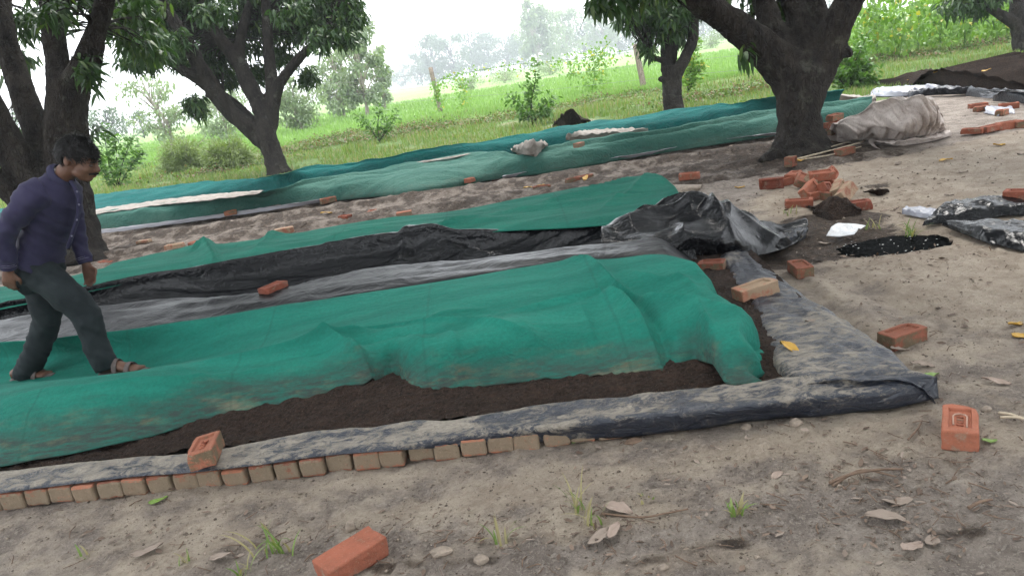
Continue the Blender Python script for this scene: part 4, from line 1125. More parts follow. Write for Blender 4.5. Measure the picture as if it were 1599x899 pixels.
# forked tree in the middle distance
mango((432, 270), [
    [(438, 278, 0, 25), (434, 266, 0, 18), (426, 240, 0, 15), (415, 210, 0, 17), (417, 185, 0, 16)],
    [(420, 225, 0, 15), (402, 212, 0, 14), (378, 190, -.1, 13), (361, 176, -.1, 13), (336, 145, -.3, 13), (313, 106, -.5, 12), (290, 60, -.7, 10), (262, 20, -.9, 9), (235, -30, -1.2, 7)],
    [(330, 140, -.3, 9), (302, 120, -.5, 8), (263, 97, -.8, 6.5), (222, 78, -1.0, 4.5), (190, 70, -1.2, 3)],
    [(416, 200, 0, 15), (408, 170, 0, 14), (391, 138, .1, 13), (372, 97, .2, 12), (340, 56, .3, 10), (319, 17, .4, 9), (300, -30, .6, 7)],
    [(374, 100, .2, 9), (376, 60, .3, 8), (388, 12, .4, 7), (395, -30, .5, 6)],
    [(420, 195, 0, 14), (426, 150, 0, 11), (421, 97, .1, 9), (417, 42, .2, 8), (414, -20, .3, 7)],
    [(422, 180, 0, 12), (434, 138, -.1, 8.5), (447, 116, -.1, 8), (472, 86, -.3, 7), (500, 61, -.4, 6), (520, 28, -.6, 4.5), (530, -10, -.8, 3.5)],
    [(395, 190, .2, 8), (372, 165, .4, 6), (350, 148, .6, 5)],
    [(345, 160, -.1, 5), (330, 152, -.2, 4), (320, 148, -.3, 3.5)]],
    18.3, 'forked mango tree with a leafy crown standing before the green field', 0.035, # dense
    [(205, 10, .6, .8, .7, .4, 90), (280, 35, 1.6, .9, .6, .5, 80), (235, 45, 1.0, .9, .8, .6, 100), (330, 100, 1.6, .7, .4, .4, 50), (250, 70, -1.4, .7, .4, .4, 40), (300, 85, 1.4, .8, .7, .45, 70), (355, 60, 1.4, .9, .7, .6, 90), (420, 45, 1.3, 1.0, .8, .6, 100), (490, 35, .9, .8, .6, .45, 90), (505, 60, -1.0, .5, .3, .3, 26), (535, 25, -.2, .55, .7, .42, 90), (545, 55, -.6, .28, .4, .22, 26), (305, 165, -.2, .25, .3, .26, 26), (222, 92, -.6, .5, .6, .28, 46), (478, 118, .4, .22, .3, .28, 18), (400, 0, .8, 1.5, .9, .32, 120), (260, 0, .4, 1.2, .9, .4, 110), (520, -5, -.2, .8, .8, .35, 90), (350, 118, 1.3, .5, .4, .35, 34), (400, 112, 1.4, .35, .3, .3, 26), (190, 35, -.6, .5, .6, .45, 50), (440, 90, 1.2, .4, .3, .3, 24), (330, 20, -1.0, .5, .3, .25, 24), (455, 20, -.9, .5, .3, .25, 24)],
    ((-5.0, 18.6, 5.6), (3.2, 3.0, 1.6), 4.3), 43, n_leaf=10, crown_n=500, dens=1.7)
# twin-stemmed tree between the fence post and the big tree
mango((1053, 176), [
    [(1056, 184, 0, 22), (1052, 172, 0, 16), (1050, 150, 0, 15), (1049, 125, 0, 15), (1046, 105, 0, 14)],
    [(1045, 120, 0, 11), (1040, 90, .1, 9), (1040, 60, .1, 8), (1036, 25, .2, 7), (1030, -30, .3, 6)],
    [(1050, 125, 0, 11), (1062, 106, -.1, 9.5), (1072, 85, -.1, 9), (1082, 62, -.2, 8.5), (1083, 35, -.2, 8), (1080, 0, -.3, 7), (1085, -40, -.4, 6)],
    [(1048, 100, .1, 8), (1052, 75, .2, 7), (1056, 45, .3, 6)], [(1038, 96, 0, 5), (1026, 92, -.1, 4.5), (1019, 91, -.2, 4)], [(1036, 125, -.1, 5), (1031, 123, -.2, 5)]],
    17.6, 'small twin-stemmed mango tree behind the far net, next to the big tree', 0.03,
    [(1035, 30, -.2, .75, .7, .5, 110), (985, 25, -.5, .35, .4, .35, 30), (1060, 55, .5, .4, .4, .3, 30), (1010, 75, -.3, .18, .2, .22, 14), (1075, 10, 0, .6, .6, .3, 60), (1030, -10, 0, 1.0, .8, .4, 80)],
    ((4.3, 17.9, 3.9), (2.4, 2.4, 1.3), 2.9), 44, n_leaf=10, crown_n=300)
# tree at the right edge
mango((1596, 82), [
    [(1598, 92, 0, 20), (1596, 78, 0, 14), (1593, 50, 0, 12), (1588, 25, 0, 12), (1590, -10, 0, 10), (1600, -60, .2, 9)],
    [(1592, 42, 0, 9), (1570, 28, -.1, 8), (1552, 17, -.2, 7), (1530, 2, -.4, 5.5), (1505, -25, -.6, 4)]],
    18.9, 'mango trunk with one low side branch beyond the dark soil heap', 0.03,
    [(1505, 5, -.3, .6, .5, .25, 40), (1540, -5, -.3, .6, .5, .2, 40), (1535, 18, -.1, .2, .2, .15, 8)],
    ((13.3, 19.2, 4.3), (3.0, 3.0, 1.4), 3.1), 45, n_leaf=10, crown_n=300)

# ================================================================== far trees (hazy)
def far_tree(px, py_base, py_top, dist_y, half_w_px, label, kind, seed, slim=False, n=1500, lean=0.0):
    rs = np.random.default_rng(seed)
    # stand at the given distance on the ground
    d = ray(px, py_base); t = dist_y / d[1]
    base = CAMP + d * t; base[2] = 0
    pxm = FPX / (dist_y * math.cos(PITCH) + 1e-6)
    h = (py_base - py_top) / pxm; w = half_w_px / pxm
    root = thing('hazy_tree', base, label, 'tree', 'hazy trees beyond the fields')
    tb = TB(); z0 = h * (0.35 if slim else 0.28)
    top = np.array([lean * h, 0, h * 0.9])
    tb.tube(smooth_line([(0, 0, -0.2), (0.02 * h, 0, z0), tuple(top * 0.7), tuple(top)], 4), np.linspace(0.035 * h ** 0.8, 0.008 * h, 13), 6)
    crown_c = []
    nb = 20 if slim else 34
    for k in range(nb):
        f = rs.uniform(0.10, 0.98); a = rs.uniform(0, 2 * math.pi)
        rad = w * (math.sin(min(1, (f - 0.02) / 0.95) * math.pi * 0.85) ** 0.5) * rs.uniform(0.35, 0.95)
        c = np.array([lean * h * f + math.cos(a) * rad, math.sin(a) * rad, h * (0.04 + 0.91 * f)])
        crown_c.append((c, w * rs.uniform(0.26, 0.5)))
        s = top * max(0.2, f - 0.25)
        tb.tube(smooth_line([s, (s + c) / 2 + [0, 0, 0.05 * h], c], 3), np.linspace(0.010 * h, 0.004 * h, 7), 4)
    link('trunk', tb.mesh('trunk'), M['bark_pale'] if kind == 'lf_euc' else M['bark'], root)
    P = np.concatenate([ellipsoid_pts(max(8, int(n * (1.3 if dist_y < 100 else 1)) // nb), c, (r, r, r * 0.75), rs, 0.2) for c, r in crown_c])
    dd = rs.normal(size=P.shape) + [0, 0, -0.5]
    L = rs.uniform(0.6, 1.3, len(P)) * ((0.026 * h + 0.09) if dist_y < 100 else (0.045 * h + 0.1))
    link('crown', leaf_mesh('crown', P, dd, L, L * 0.55, rs=rs), M[kind], root)
    return root
ORD = ['first', 'second', 'third', 'fourth', 'fifth', 'sixth', 'seventh', 'eighth', 'ninth', 'tenth', 'eleventh', 'twelfth', 'thirteenth', 'fourteenth', 'fifteenth', 'sixteenth', 'seventeenth', 'eighteenth', 'nineteenth', 'twentieth', 'twenty-first', 'twenty-second', 'twenty-third', 'twenty-fourth', 'twenty-fifth', 'twenty-sixth']
EU = 'pale feathery eucalyptus-like tree '
far_tree(572, 172, 22, 52, 42, EU + 'right of the forked mango crown', 'lf_euc', 201, n=3200)
far_tree(535, 172, 60, 56, 34, EU + 'half hidden behind the mango crown tip', 'lf_euc', 202, n=2200)
far_tree(600, 164, 60, 60, 20, EU + 'slim, at the outer edge of the pale clump', 'lf_euc', 203, n=1500)
far_tree(470, 200, 110, 42, 40, 'low pale bushy tree seen past the forked mango trunk', 'lf_euc', 204, n=2600)
far_tree(262, 205, 80, 50, 45, 'pale leaning tree with bare thin stems seen below the mango crown', 'lf_euc', 205, n=1300, lean=-0.15)
far_tree(350, 195, 120, 48, 46, 'pale rounded tree above the rounded bush', 'lf_euc', 206, n=2400)
far_tree(172, 207, 148, 110, 32, 'dark hazy tree standing alone right of the man\'s head', 'lf_far', 207, n=1500)
far_tree(222, 203, 160, 120, 16, 'small hazy round tree on the horizon beside the lone dark one', 'lf_far', 208, n=700)
far_tree(30, 235, 150, 70, 34, 'green tree glimpsed between the stems of the man\'s tree', 'lf_far', 209, n=1200)
k = 0
LINE = ((660, 136, 85, 190, 16, 'lf_far'), (683, 134, 56, 175, 22, 'lf_far'), (712, 131, 58, 170, 24, 'lf_far'), (742, 128, 55, 185, 26, 'lf_far'), (768, 124, 60, 200, 20, 'lf_far'), (796, 121, 62, 190, 22, 'lf_far'),
                               (842, 114, 0, 130, 24, 'lf_euc'), (856, 112, 28, 135, 34, 'lf_euc'), (888, 108, 25, 150, 26, 'lf_euc'), (915, 104, 42, 165, 26, 'lf_far'), (945, 98, 15, 160, 24, 'lf_euc'), (968, 95, 30, 170, 22, 'lf_far'), (635, 142, 105, 210, 14, 'lf_far'), (610, 146, 112, 230, 16, 'lf_far'), (820, 117, 70, 180, 22, 'lf_far'), (1005, 88, 40, 170, 24, 'lf_far'), (1100, 75, 30, 150, 26, 'lf_far'), (1130, 68, 25, 160, 26, 'lf_far'), (1280, 45, -10, 120, 30, 'lf_far'))
XS = sorted(q[0] for q in LINE)
for px, pb, pt, dy, hw, kd in LINE:
    k += 1
    txt = {683: 'tall rounded hazy tree at the start of the far tree line', 842: 'tallest thin hazy tree in the far tree line', 856: 'broad pale hazy tree below the tallest one in the far line'}.get(px, 'blue-grey hazy tree, %s from the left in the far tree line' % ORD[XS.index(px)])
    far_tree(px, pb, pt, dy * 2.6, hw * 1.25, txt, kd, 300 + k, slim=(px == 842), n=2600)

for i, (px, pb, pt, hw) in enumerate(((735, 140, 118, 22), (790, 131, 108, 30), (860, 121, 100, 26), (1110, 85, 62, 24))):
    far_tree(px, pb, pt, 85 + 9 * i, hw, ['low hazy bush on the field edge just right of the left fence post', 'broad low hazy bush on the field edge below the far tree line', 'low hazy bush behind the leafy spire shrub', 'low hazy bush seen left of the big forked trunk'][i], 'lf_euc', 350 + i, n=1500)
# unseen orchard trees added behind and beside the camera to shade the foreground
def shade_tree(x, y, label, seed, crown_n=2600, rad=(5.0, 5.0, 1.7), zc=5.2):
    rs = np.random.default_rng(seed); base = np.array([x, y, 0.0]); root = thing('mango_tree', base, label, 'tree')
    tb = TB(); lines = []
    def limb(P, r, k):
        L = smooth_line(P, 8); tb.tube(L, r, 12, seed + k, .15); lines.append(L)
    limb([(x, y, -.1), (x + .05, y, .6), (x, y + .05, 1.5), (x + .05, y, 2.0)], [.42, .27, .26, .28], 0)
    for k in range(5):
        a = k * 1.26 + .4; limb([(x, y, 1.7), (x + .7 * math.cos(a), y + .7 * math.sin(a), 2.7), (x + 1.7 * math.cos(a), y + 1.7 * math.sin(a), 3.9), (x + 3 * math.cos(a), y + 3 * math.sin(a), 5.0)], [.22, .17, .12, .05], k + 1)
    tr = link('trunk', tb.mesh('trunk', base), M['bark'], root); remeshed(tr, .04, 3)
    q = ellipsoid_pts(crown_n * 2, (x, y, zc), rad, rs, .55); q = q[q[:, 2] > 3.6][:crown_n]
    b, d = whorls(q, 9, rs); L = rs.uniform(.13, .23, len(b))
    link('crown', leaf_mesh('crown', b, d, L, L * .26, base, .28, rs=rs), M['lf_mango'], root)
shade_tree(-1.5, -3.2, 'unseen mango tree added behind the photographer to shade the foreground', 47)
shade_tree(6.5, -0.5, 'unseen mango tree added to the right of the photographer for shade', 48)

# ================================================================== grass, rice and weeds (uncountable ground cover)
def blades(name, X, Y, H, W, mat, lean=0.35, z=None, rs=RNG):
    n = len(X)
    Z = ground_h(X, Y) if z is None else z
    a = rs.uniform(0, 2 * math.pi, n); l = rs.uniform(0, lean, n) * H
    s = np.stack([np.cos(a), np.sin(a), 0 * a], -1) * (W * 0.5)[:, None]
    b = np.stack([X, Y, Z - 0.01], -1); ld = np.stack([np.cos(a + 1.4), np.sin(a + 1.4), 0 * a], -1)
    m = b + ld * (l * 0.35)[:, None] + np.array([0, 0, 1.0]) * (H * 0.6)[:, None]
    t = b + ld * l[:, None] + np.array([0, 0, 1.0]) * H[:, None]
    V = np.stack([b - s, b + s, m - s * 0.7, m + s * 0.7, t], 1).reshape(-1, 3)
    i = np.arange(n)[:, None] * 5
    o = link(name, np_mesh(name, V, [i + [0, 1, 3, 2], i + [2, 3, 4]]), mat)
    return tag(o, kind='stuff')
def build_grass():
    rs = np.random.default_rng(5)
    n = 150000
    Y = 12.5 + 19 * rs.uniform(0, 1, n) ** 1.7; X = rs.uniform(-0.85, 0.85, n) * (Y + 4)
    u = (X - _bc[0]) * UD[0] + (Y - _bc[1]) * UD[1]; v = (X - _bc[0]) * VD[0] + (Y - _bc[1]) * VD[1]
    keep = (v + 0.5 * pnoise(X * 0.5, Y * 0.5, 77) > 11.6) & (fbm(X * 0.55, Y * 0.55, 91, 3) > -0.22 + 0.25 * (rs.uniform(0, 1, n) - .5))
    for px, py, rr in ((890, 193, .7), (430, 275, .7), (1052, 178, .5)):
        c = G(px, py); keep &= np.hypot(X - c[0], Y - c[1]) > rr
    keep &= ~((u > 3.0) & (v < 12.2 - 0.25 * (u - 3)) & (u < 9))
    X, Y = X[keep], Y[keep]; tall = sstep(0.0, 0.5, fbm(X * 0.3, Y * 0.3, 95, 2))
    H = rs.uniform(0.05, 0.16, len(X)) + tall * rs.uniform(0, 0.22, len(X))
    blades('grass', X, Y, H, 0.006 + 0.0008 * Y * rs.uniform(.6, 1.2, len(X)), M['grass'], 0.7, rs=rs)
    n = 130000
    Y = 27.5 + 50 * rs.uniform(0, 1, n) ** 2.2; X = rs.uniform(-0.9, 0.8, n) * (Y + 4)
    k = (Y + 1.6 * pnoise(X * 0.3, Y * 0.3, 78) + 0.10 * X > 28.5) & (np.abs(np.sin(Y * 0.21 + X * 0.02)) > 0.06); X, Y = X[k], Y[k]
    blades('rice_crop', X, Y, rs.uniform(0.15, 0.32, len(X)), 0.001 * Y * rs.uniform(.6, 1.3, len(X)), M['rice'], 0.5, rs=rs)
    # weedy bank: low broad leaves
    P = []
    for px, py, rx, ry, n in ((560, 215, 3.0, 2.2, 7000), (480, 235, 2.2, 1.2, 2500), (660, 205, 1.8, 1.6, 3000), (760, 190, 2.5, 1.8, 2500), (930, 160, 2.5, 1.8, 2600), (1130, 150, 2.0, 1.2, 2000), (230, 262, 2.5, 1.2, 1500), (1390, 95, 3.0, 1.5, 3000), (1480, 80, 2.5, 1.4, 2500), (350, 268, 2.0, .8, 1200)):
        c = G(px, py); q = rs.normal(size=(n, 2)) * [rx * 0.5, ry * 0.5] + c[:2]
        h = np.maximum(0.02, 0.34 * (fbm(q[:, 0] * 0.9, q[:, 1] * 0.9, 98, 3) + 0.35)) * rs.uniform(0.1, 1.0, n)
        P.append(np.column_stack([q, ground_h(q[:, 0], q[:, 1]) + h]))
    P = np.concatenate(P)
    d = rs.normal(size=P.shape) + [0, -0.2, 0.4]
    o = link('weed_patch', leaf_mesh('weed_patch', P, d, rs.uniform(0.06, 0.13, len(P)), rs.uniform(0.03, 0.06, len(P)), rs=rs), M['lf_weed']); tag(o, kind='stuff')
build_grass()

# ================================================================== shrubs, bushes, fence
def shrub(px, py, stems, label, mat, leafL, nleaf, seed, name='shrub', cat='shrub', group=None, depth=None):
    """stems: lists of photo points (px, py, d_depth) from the base up"""
    rs = np.random.default_rng(seed)
    nleaf = int(nleaf * 2.6); base = G(px, py); dep = float((base - CAMP) @ _f) if depth is None else depth
    base = D(px, py, dep)
    root = thing(name, base, label, cat, group); tb = TB(); P, d = [], []
    for st in stems:
        L = smooth_line([D(a, b, dep + c) for a, b, c in st], 10)
        tb.tube(L, np.linspace(0.018, 0.005, len(L)), 5)
        nleaf = int(nleaf)
        k = rs.uniform(0.12, 1, nleaf) ** 0.8; j = (k * (len(L) - 1)).astype(int)
        T = np.gradient(L, axis=0)[j]; T /= np.linalg.norm(T, axis=1)[:, None]
        P.append(L[j] + rs.normal(size=(nleaf, 3)) * 0.085); q = rs.normal(size=(nleaf, 3)); q -= T * (q * T).sum(1)[:, None]; q /= np.linalg.norm(q, axis=1)[:, None]
        d.append(q + T * 0.5)
    link('stem', tb.mesh('stem', base), M['bark'], root)
    P = np.concatenate(P); d = np.concatenate(d)
    link('foliage', leaf_mesh('foliage', P, d, leafL * rs.uniform(0.6, 1.2, len(P)), leafL * 0.42 * rs.uniform(0.7, 1.2, len(P)), base, 0.15, rs=rs), mat, root)
    return root
shrub(185, 293, [[(185, 293, 0), (172, 265, .1), (165, 225, .2), (160, 200, .2)], [(185, 293, 0), (190, 260, 0), (200, 232, 0), (207, 215, -.1)], [(185, 293, 0), (198, 270, -.2), (212, 248, -.3), (218, 238, -.3)], [(183, 293, 0), (170, 280, -.2), (158, 262, -.3), (150, 245, -.3)], [(185, 293, 0), (182, 262, .3), (182, 236, .5), (178, 215, .5)]],
      'leafy green shrub on the grass directly in front of the man\'s face', M['lf_shrub'], 0.17, 80, 501)
shrub(592, 222, [[(592, 222, 0), (590, 195, 0), (594, 165, 0)], [(592, 222, 0), (575, 195, 0), (553, 178, .1)], [(592, 222, 0), (610, 195, 0), (620, 175, -.1)], [(592, 222, 0), (580, 205, -.3), (565, 190, -.4)], [(592, 222, 0), (602, 200, .2), (604, 182, .3)]],
      'low spreading green shrub on the weedy bank before the pale trees', M['lf_shrub'], 0.15, 34, 502)
shrub(832, 196, [[(832, 196, 0), (830, 160, 0), (836, 125, 0), (834, 96, 0)], [(832, 190, 0), (815, 165, 0), (795, 152, 0)], [(832, 190, 0), (848, 168, 0), (862, 152, -.1)], [(832, 192, 0), (820, 178, -.3), (806, 172, -.4)], [(832, 192, 0), (845, 178, -.2), (855, 172, -.4)], [(832, 185, 0), (826, 150, .2), (828, 135, .3)]],
      'upright green shrub with a tall leafy spire beside the soil mound', M['lf_shrub'], 0.17, 46, 503)
shrub(1326, 140, [[(1326, 140, 0), (1330, 110, 0), (1345, 75, 0)], [(1326, 140, 0), (1318, 115, 0), (1312, 85, .1)], [(1326, 140, 0), (1340, 118, -.1), (1358, 98, -.2)], [(1326, 140, 0), (1328, 105, .2), (1330, 70, .3)], [(1326, 140, 0), (1312, 125, -.1), (1302, 110, -.1)], [(1326, 140, 0), (1345, 125, -.2), (1365, 118, -.3)], [(1326, 140, 0), (1338, 95, .3), (1352, 60, .4)]],
      'bushy green shrub just right of the big forked trunk', M['lf_shrub'], 0.15, 75, 504)
shrub(1075, 145, [[(1075, 145, 0), (1078, 115, 0), (1085, 85, 0), (1088, 60, .1)], [(1075, 145, 0), (1085, 120, 0), (1098, 100, -.1)], [(1075, 145, 0), (1072, 120, 0), (1078, 95, .1)]],
      'light green shrub rising behind the twin-stemmed tree', M['lf_vine'], 0.18, 70, 505)
def bush(px, py, w_px, h_px, label, seed, n=9000):
    rs = np.random.default_rng(seed)
    base = G(px, py); S = FPX / float((base - CAMP) @ _f); w = w_px / S; h = h_px / S
    root = thing('bush', base, label, 'bush')
    tb = TB()
    for k in range(14):
        a = rs.uniform(0, 6.28); e = rs.uniform(.2, .9); tip = np.array([math.cos(a) * w * e, math.sin(a) * w * e, h * rs.uniform(.5, .9)])
        tb.tube(smooth_line([(0, 0, 0), tip * [0.5, 0.5, 0.6], tip], 4), [0.015, 0.004], 4)
    link('stem', tb.mesh('stem'), M['bark_pale'], root)
    d = rs.normal(size=(n, 3)); d[:, 2] = np.abs(d[:, 2]); d /= np.linalg.norm(d, axis=1)[:, None]
    lump = 0.78 + 0.55 * fbm(np.arctan2(d[:, 1], d[:, 0]) * 1.4, d[:, 2] * 2.4, seed, 3)
    t = rs.uniform(0.35, 1.0, n) ** 0.6
    P = d * (lump * t)[:, None] * [w, w, h]
    q = d * 1.0 + rs.normal(size=(n, 3)) * 0.55
    L = rs.uniform(0.08, 0.2, n)
    link('foliage', leaf_mesh('foliage', P, q, L, L * 0.13, droop=0.3, rs=rs), M['lf_bush'], root)
bush(292, 268, 44, 62, 'rounded feathery pale green bush nearer the man', 511)
bush(362, 264, 46, 58, 'rounded feathery green bush beside the forked trunk', 512)

def build_fence():
    p1 = D(687, 170, 36.0); p2 = G(1006, 140)
    p1[2] = 0.25
    a = p1; b = np.array([p2[0], p2[1], 0.0])
    root = thing('wire_fence', (a + b) / 2, 'old fence of leaning concrete-grey posts and thin wires along the field', 'fence')
    def post(base, top):
        tb = TB(); d = top - base
        L = base - d * 0.08 + np.linspace(0, 1, 7)[:, None] * d * 1.08
        V, F, tri = tube(L, 0.115, 4); tb.add(V, F, tri)
        o = link('post', tb.mesh('post', root.location, False), M['wood'], root)
    dp1 = float((p1 - CAMP) @ _f); dp2 = float((b - CAMP) @ _f)
    post(p1, D(672, 106, dp1)); post(b, D(992, 70, dp2))
    tops = (D(673, 112, dp1), D(993, 78, dp2))
    for f in (0.25, 0.6, 0.95):
        q1 = p1 + (tops[0] - p1) * f; q2 = b + (tops[1] - b) * f
        ext = (q2 - q1)
        P = smooth_line([q1 - ext * 1.2, q1, (q1 + q2) / 2 - [0, 0, 0.06], q2, q2 + ext * 0.8], 8)
        tb = TB(); tb.tube(P, 0.006, 4); link('wire', tb.mesh('wire', root.location), M['wire'], root)
    return p1, b, tops
F1, F2, FT = build_fence()
def vine(pts, n, spread, label, seed, leaf=0.14, hang=0.5):
    """climbing plant on the fence; pts photo points with depths"""
    rs = np.random.default_rng(seed)
    L = smooth_line([D(*p) for p in pts], 12); base = L[0]
    root = thing('climbing_vine', base, label, 'vine')
    tb = TB(); tb.tube(L, 0.012, 4)
    link('stem', tb.mesh('stem', base), M['lf_shrub'], root)
    j = rs.integers(0, len(L), n); P = L[j] + rs.normal(size=(n, 3)) * spread; P[:, 2] -= np.abs(rs.normal(size=n)) * spread * hang
    d = rs.normal(size=(n, 3)) + [0, -0.4, -0.5]
    link('foliage', leaf_mesh('foliage', P, d, leaf * rs.uniform(0.6, 1.2, n), leaf * 0.75 * rs.uniform(0.6, 1.1, n), base, 0.1, rs=rs), M['lf_vine'], root)
vine([(690, 160, 34), (684, 130, 34), (700, 120, 34), (740, 112, 33.5), (790, 103, 33), (850, 97, 32.5), (900, 92, 32), (960, 82, 31.5), (1000, 76, 31)], 420, 0.16, 'thin vine trailing along the top wire between the two fence posts', 521)
vine([(925, 140, 31), (928, 120, 31), (926, 100, 31), (932, 85, 31), (940, 78, 31)], 520, 0.30, 'dense vine hanging from the wire left of the twin-stemmed tree', 522)
vine([(900, 95, 31.5), (890, 105, 31.5), (895, 118, 31.5)], 130, 0.22, 'small vine drooping from the wire above the soil mound', 523)
vine([(685, 165, 33.8), (682, 150, 33.8), (678, 128, 33.8)], 120, 0.14, 'vine wrapped round the lower part of the left fence post', 524)
vine([(722, 165, 33), (726, 150, 33), (720, 135, 33), (712, 125, 33)], 160, 0.18, 'ragged vine standing just right of the left fence post', 525)
# tall crop behind the soil heap
def build_crop():
    rs = np.random.default_rng(531)
    k = 0
    for i in range(26):
        px = 1335 + i * 11.5 + rs.uniform(-5, 5); row = i % 3
        py = 102 - (px - 1335) * 0.155 - row * 13 + rs.uniform(-3, 3)
        base = G(px, py); dep = float((base - CAMP) @ _f); S = FPX / dep
        h = rs.uniform(1.5, 2.3)
        txt = 'tall yellow-green crop plant behind the soil heap, %s from the big forked trunk' % ORD[i]
        root = thing('crop_plant', base, txt, 'plant', 'tall crop plants behind the soil heap')
        tb = TB(); P, d = [], []
        for s in range(3):
            tip = np.array([rs.normal() * 0.35, rs.normal() * 0.35, h * rs.uniform(.75, 1)])
            L = smooth_line([(0, 0, 0), tip * [0.3, 0.3, 0.5] + rs.normal(size=3) * .06, tip], 8); tb.tube(L, [0.012, 0.004], 4)
            n = 75; j = rs.integers(3, len(L), n); P.append(L[j] + rs.normal(size=(n, 3)) * [0.28, 0.28, 0.12]); d.append(rs.normal(size=(n, 3)) + [0, -0.3, -0.7])
        link('stem', tb.mesh('stem'), M['lf_shrub'], root)
        P = np.concatenate(P); d = np.concatenate(d)
        link('foliage', leaf_mesh('foliage', P, d, 0.19 * rs.uniform(0.5, 1.2, len(P)), 0.13 * rs.uniform(0.5, 1.2, len(P)), rs=rs), M['lf_vine'], root)
build_crop()

# ================================================================== heaps of soil
def heap(name, front, top, dv, mat, label, cat, amp, seed, nu=110, mids=((0.5, 0.66),)):
    nu_ = nu
    def rowz(c):
        uu = to_uv(np.array([G(*p) for p in c]))[0]; u = np.linspace(uu.min(), uu.max(), nu_); v, z, _, _ = res_u(c, u); return np.stack([u, v, z], -1)
    F, T = rowz(front), rowz(top)
    rows = [F]
    for f, zf in mids:
        m = F + (T - F) * f; m[:, 2] = T[:, 2] * zf; rows.append(m)
    b1 = T.copy(); b1[:, 1] += dv * 0.5; b1[:, 2] *= 0.7
    b2 = T.copy(); b2[:, 1] += dv; b2[:, 2] = -0.03
    S, tt = catmull(np.array(rows + [T, b1, b2]), 16)
    U, V = S[..., 0], S[..., 1]; Tt = np.broadcast_to(tt, U.shape); e = sstep(0, 0.5, Tt)
    S[..., 2] += e * (amp * fbm(U * 5, V * 5, seed, 4) + amp * 0.6 * np.maximum(0, fbm(U * 13, V * 13, seed + 1, 3)))
    return tag(sheet(name, S, mat, None, None, 0), label, cat)
heap('soil_heap', [(1385, 135, -.02), (1450, 137, -.02), (1520, 143, -.02), (1599, 153, -.02), (1720, 168, -.02)], [(1392, 128, .08), (1425, 117, .24), (1470, 108, .38), (1520, 99, .45), (1560, 93, .5), (1599, 86, .55), (1720, 70, .5)], 1.4, M['compost'], 'long heap of dark brown soil behind the silver plastic', 'soil heap', 0.06, 601)
heap('soil_mound', [(862, 200, -.02), (885, 203, -.02), (925, 196, -.02)], [(866, 194, .12), (882, 176, .42), (892, 172, .45), (905, 182, .28), (922, 191, .08)], 0.6, M['compost'], 'small dark earth mound behind the blue-green net', 'soil mound', 0.10, 603, 40)
heap('clod_heap', [(1268, 335, -.01), (1300, 345, -.01), (1345, 335, -.01)], [(1272, 322, .06), (1305, 312, .12), (1345, 322, .06)], 0.3, M['compost'], 'low crumbly clod of dark soil in front of the brick pile', 'soil clod', 0.05, 604, 40)
heap('soil_clump', [(1355, 303, -.01), (1375, 307, -.01), (1390, 302, -.01)], [(1357, 299, .03), (1372, 296, .07), (1387, 298, .03)], 0.2, M['compost'], 'tiny clump of dark soil right of the brick pile', 'soil clump', 0.04, 605, 24)
M['chalk'] = MT('chalky_dust').set((0.42, 0.27, 0.21), 0.95, None, 0.2)
BM_['rough'] = [brick_mesh('brick', 23, M['brick_red'], frog=False)]

# ================================================================== loose bricks
def bk(a, b, z, kind, label, roll=0.0, tilt=0.0, lift=None, group=None, scale=(1, 1, 1), yaw=None):
    """a, b: photo points of the two ends of the brick's foot line at height z"""
    if z is None: A, B = GG(*a), GG(*b)
    else: A, B = G(*a, z), G(*b, z)
    c = (A + B) / 2
    yw = math.degrees(math.atan2(B[1] - A[1], B[0] - A[0])) if yaw is None else yaw
    r = abs(math.sin(R(roll))); h = BH / 2 * abs(math.cos(R(roll))) + BW / 2 * r
    h = h * math.cos(R(tilt)) + BL / 2 * scale[0] * abs(math.sin(R(tilt))) * 0.8
    return put_brick((c[0], c[1], c[2] + h - 0.004 + (lift or 0)), (roll, tilt, yw), kind, label, group, scale=scale)
b1 = bk((316, 742), (334, 694), .108, 'mix', 'red brick with a hollow top resting on the muddy strip over the edging', -4, 4)
def emboss(parent, strokes, name, mat, r=0.0035):
    for P in strokes:                        # raised marks pressed into the hollow, in brick coordinates
        tb = TB(); tb.tube(np.array([(x, y, BH / 2 - 0.009) for x, y in P]), r, 6)
        link(name, tb.mesh(name), mat, parent)
emboss(b1, [[(-.045, -.012), (-.045, .012)], [(-.045, .012), (-.025, -.012)], [(-.025, -.012), (-.025, .012)], [(-.008, -.012), (-.008, .012)], [(-.008, .012), (.008, .010), (.008, .002), (-.008, 0)], [(-.004, 0), (.010, -.012)], [(.042, .010), (.028, .012), (.022, 0), (.028, -.012), (.042, -.010)]], 'embossed_mark', M['brick_red'])
bk((512, 908), (590, 862), None, 'rough', 'big orange-red brick at the bottom edge of the picture', 3, 0)
b3 = bk((1499, 702), (1499, 660), None, 'red', 'clean red brick lying alone by the corner tip of the plastic strip', 0, 0, scale=(.95, 1.05, 1.05))
emboss(b3, [[(-.055, -.020), (.030, -.021), (.046, -.014), (.052, 0), (.046, .014), (.030, .021), (-.040, .020)]], 'dusty_rim', M['chalk'], 0.0032)
emboss(b3, [[(-.045 + k * .022, -.010), (-.040 + k * .022, .010)] for k in range(4)], 'embossed_mark', M['brick_red'])
bk((1385, 546), (1432, 526), None, 'mix', 'red-brown brick on the sand right of the end strip', 0, 0, scale=(.9, 1, 1))
bk((1236, 418), (1266, 438), None, 'mix', 'red brick with a hollow top left of the puddle, on bare sand', 0, 0, scale=(.9, 1, 1))
bk((1150, 472), (1210, 456), .125, 'pale', 'pale orange brick lying across the wrinkled end strip', 0, -4)
bk((1097, 424), (1128, 423), .11, 'mix', 'brown brick end tucked under the bunched black plastic', 0, 0, scale=(.7, 1, .9))
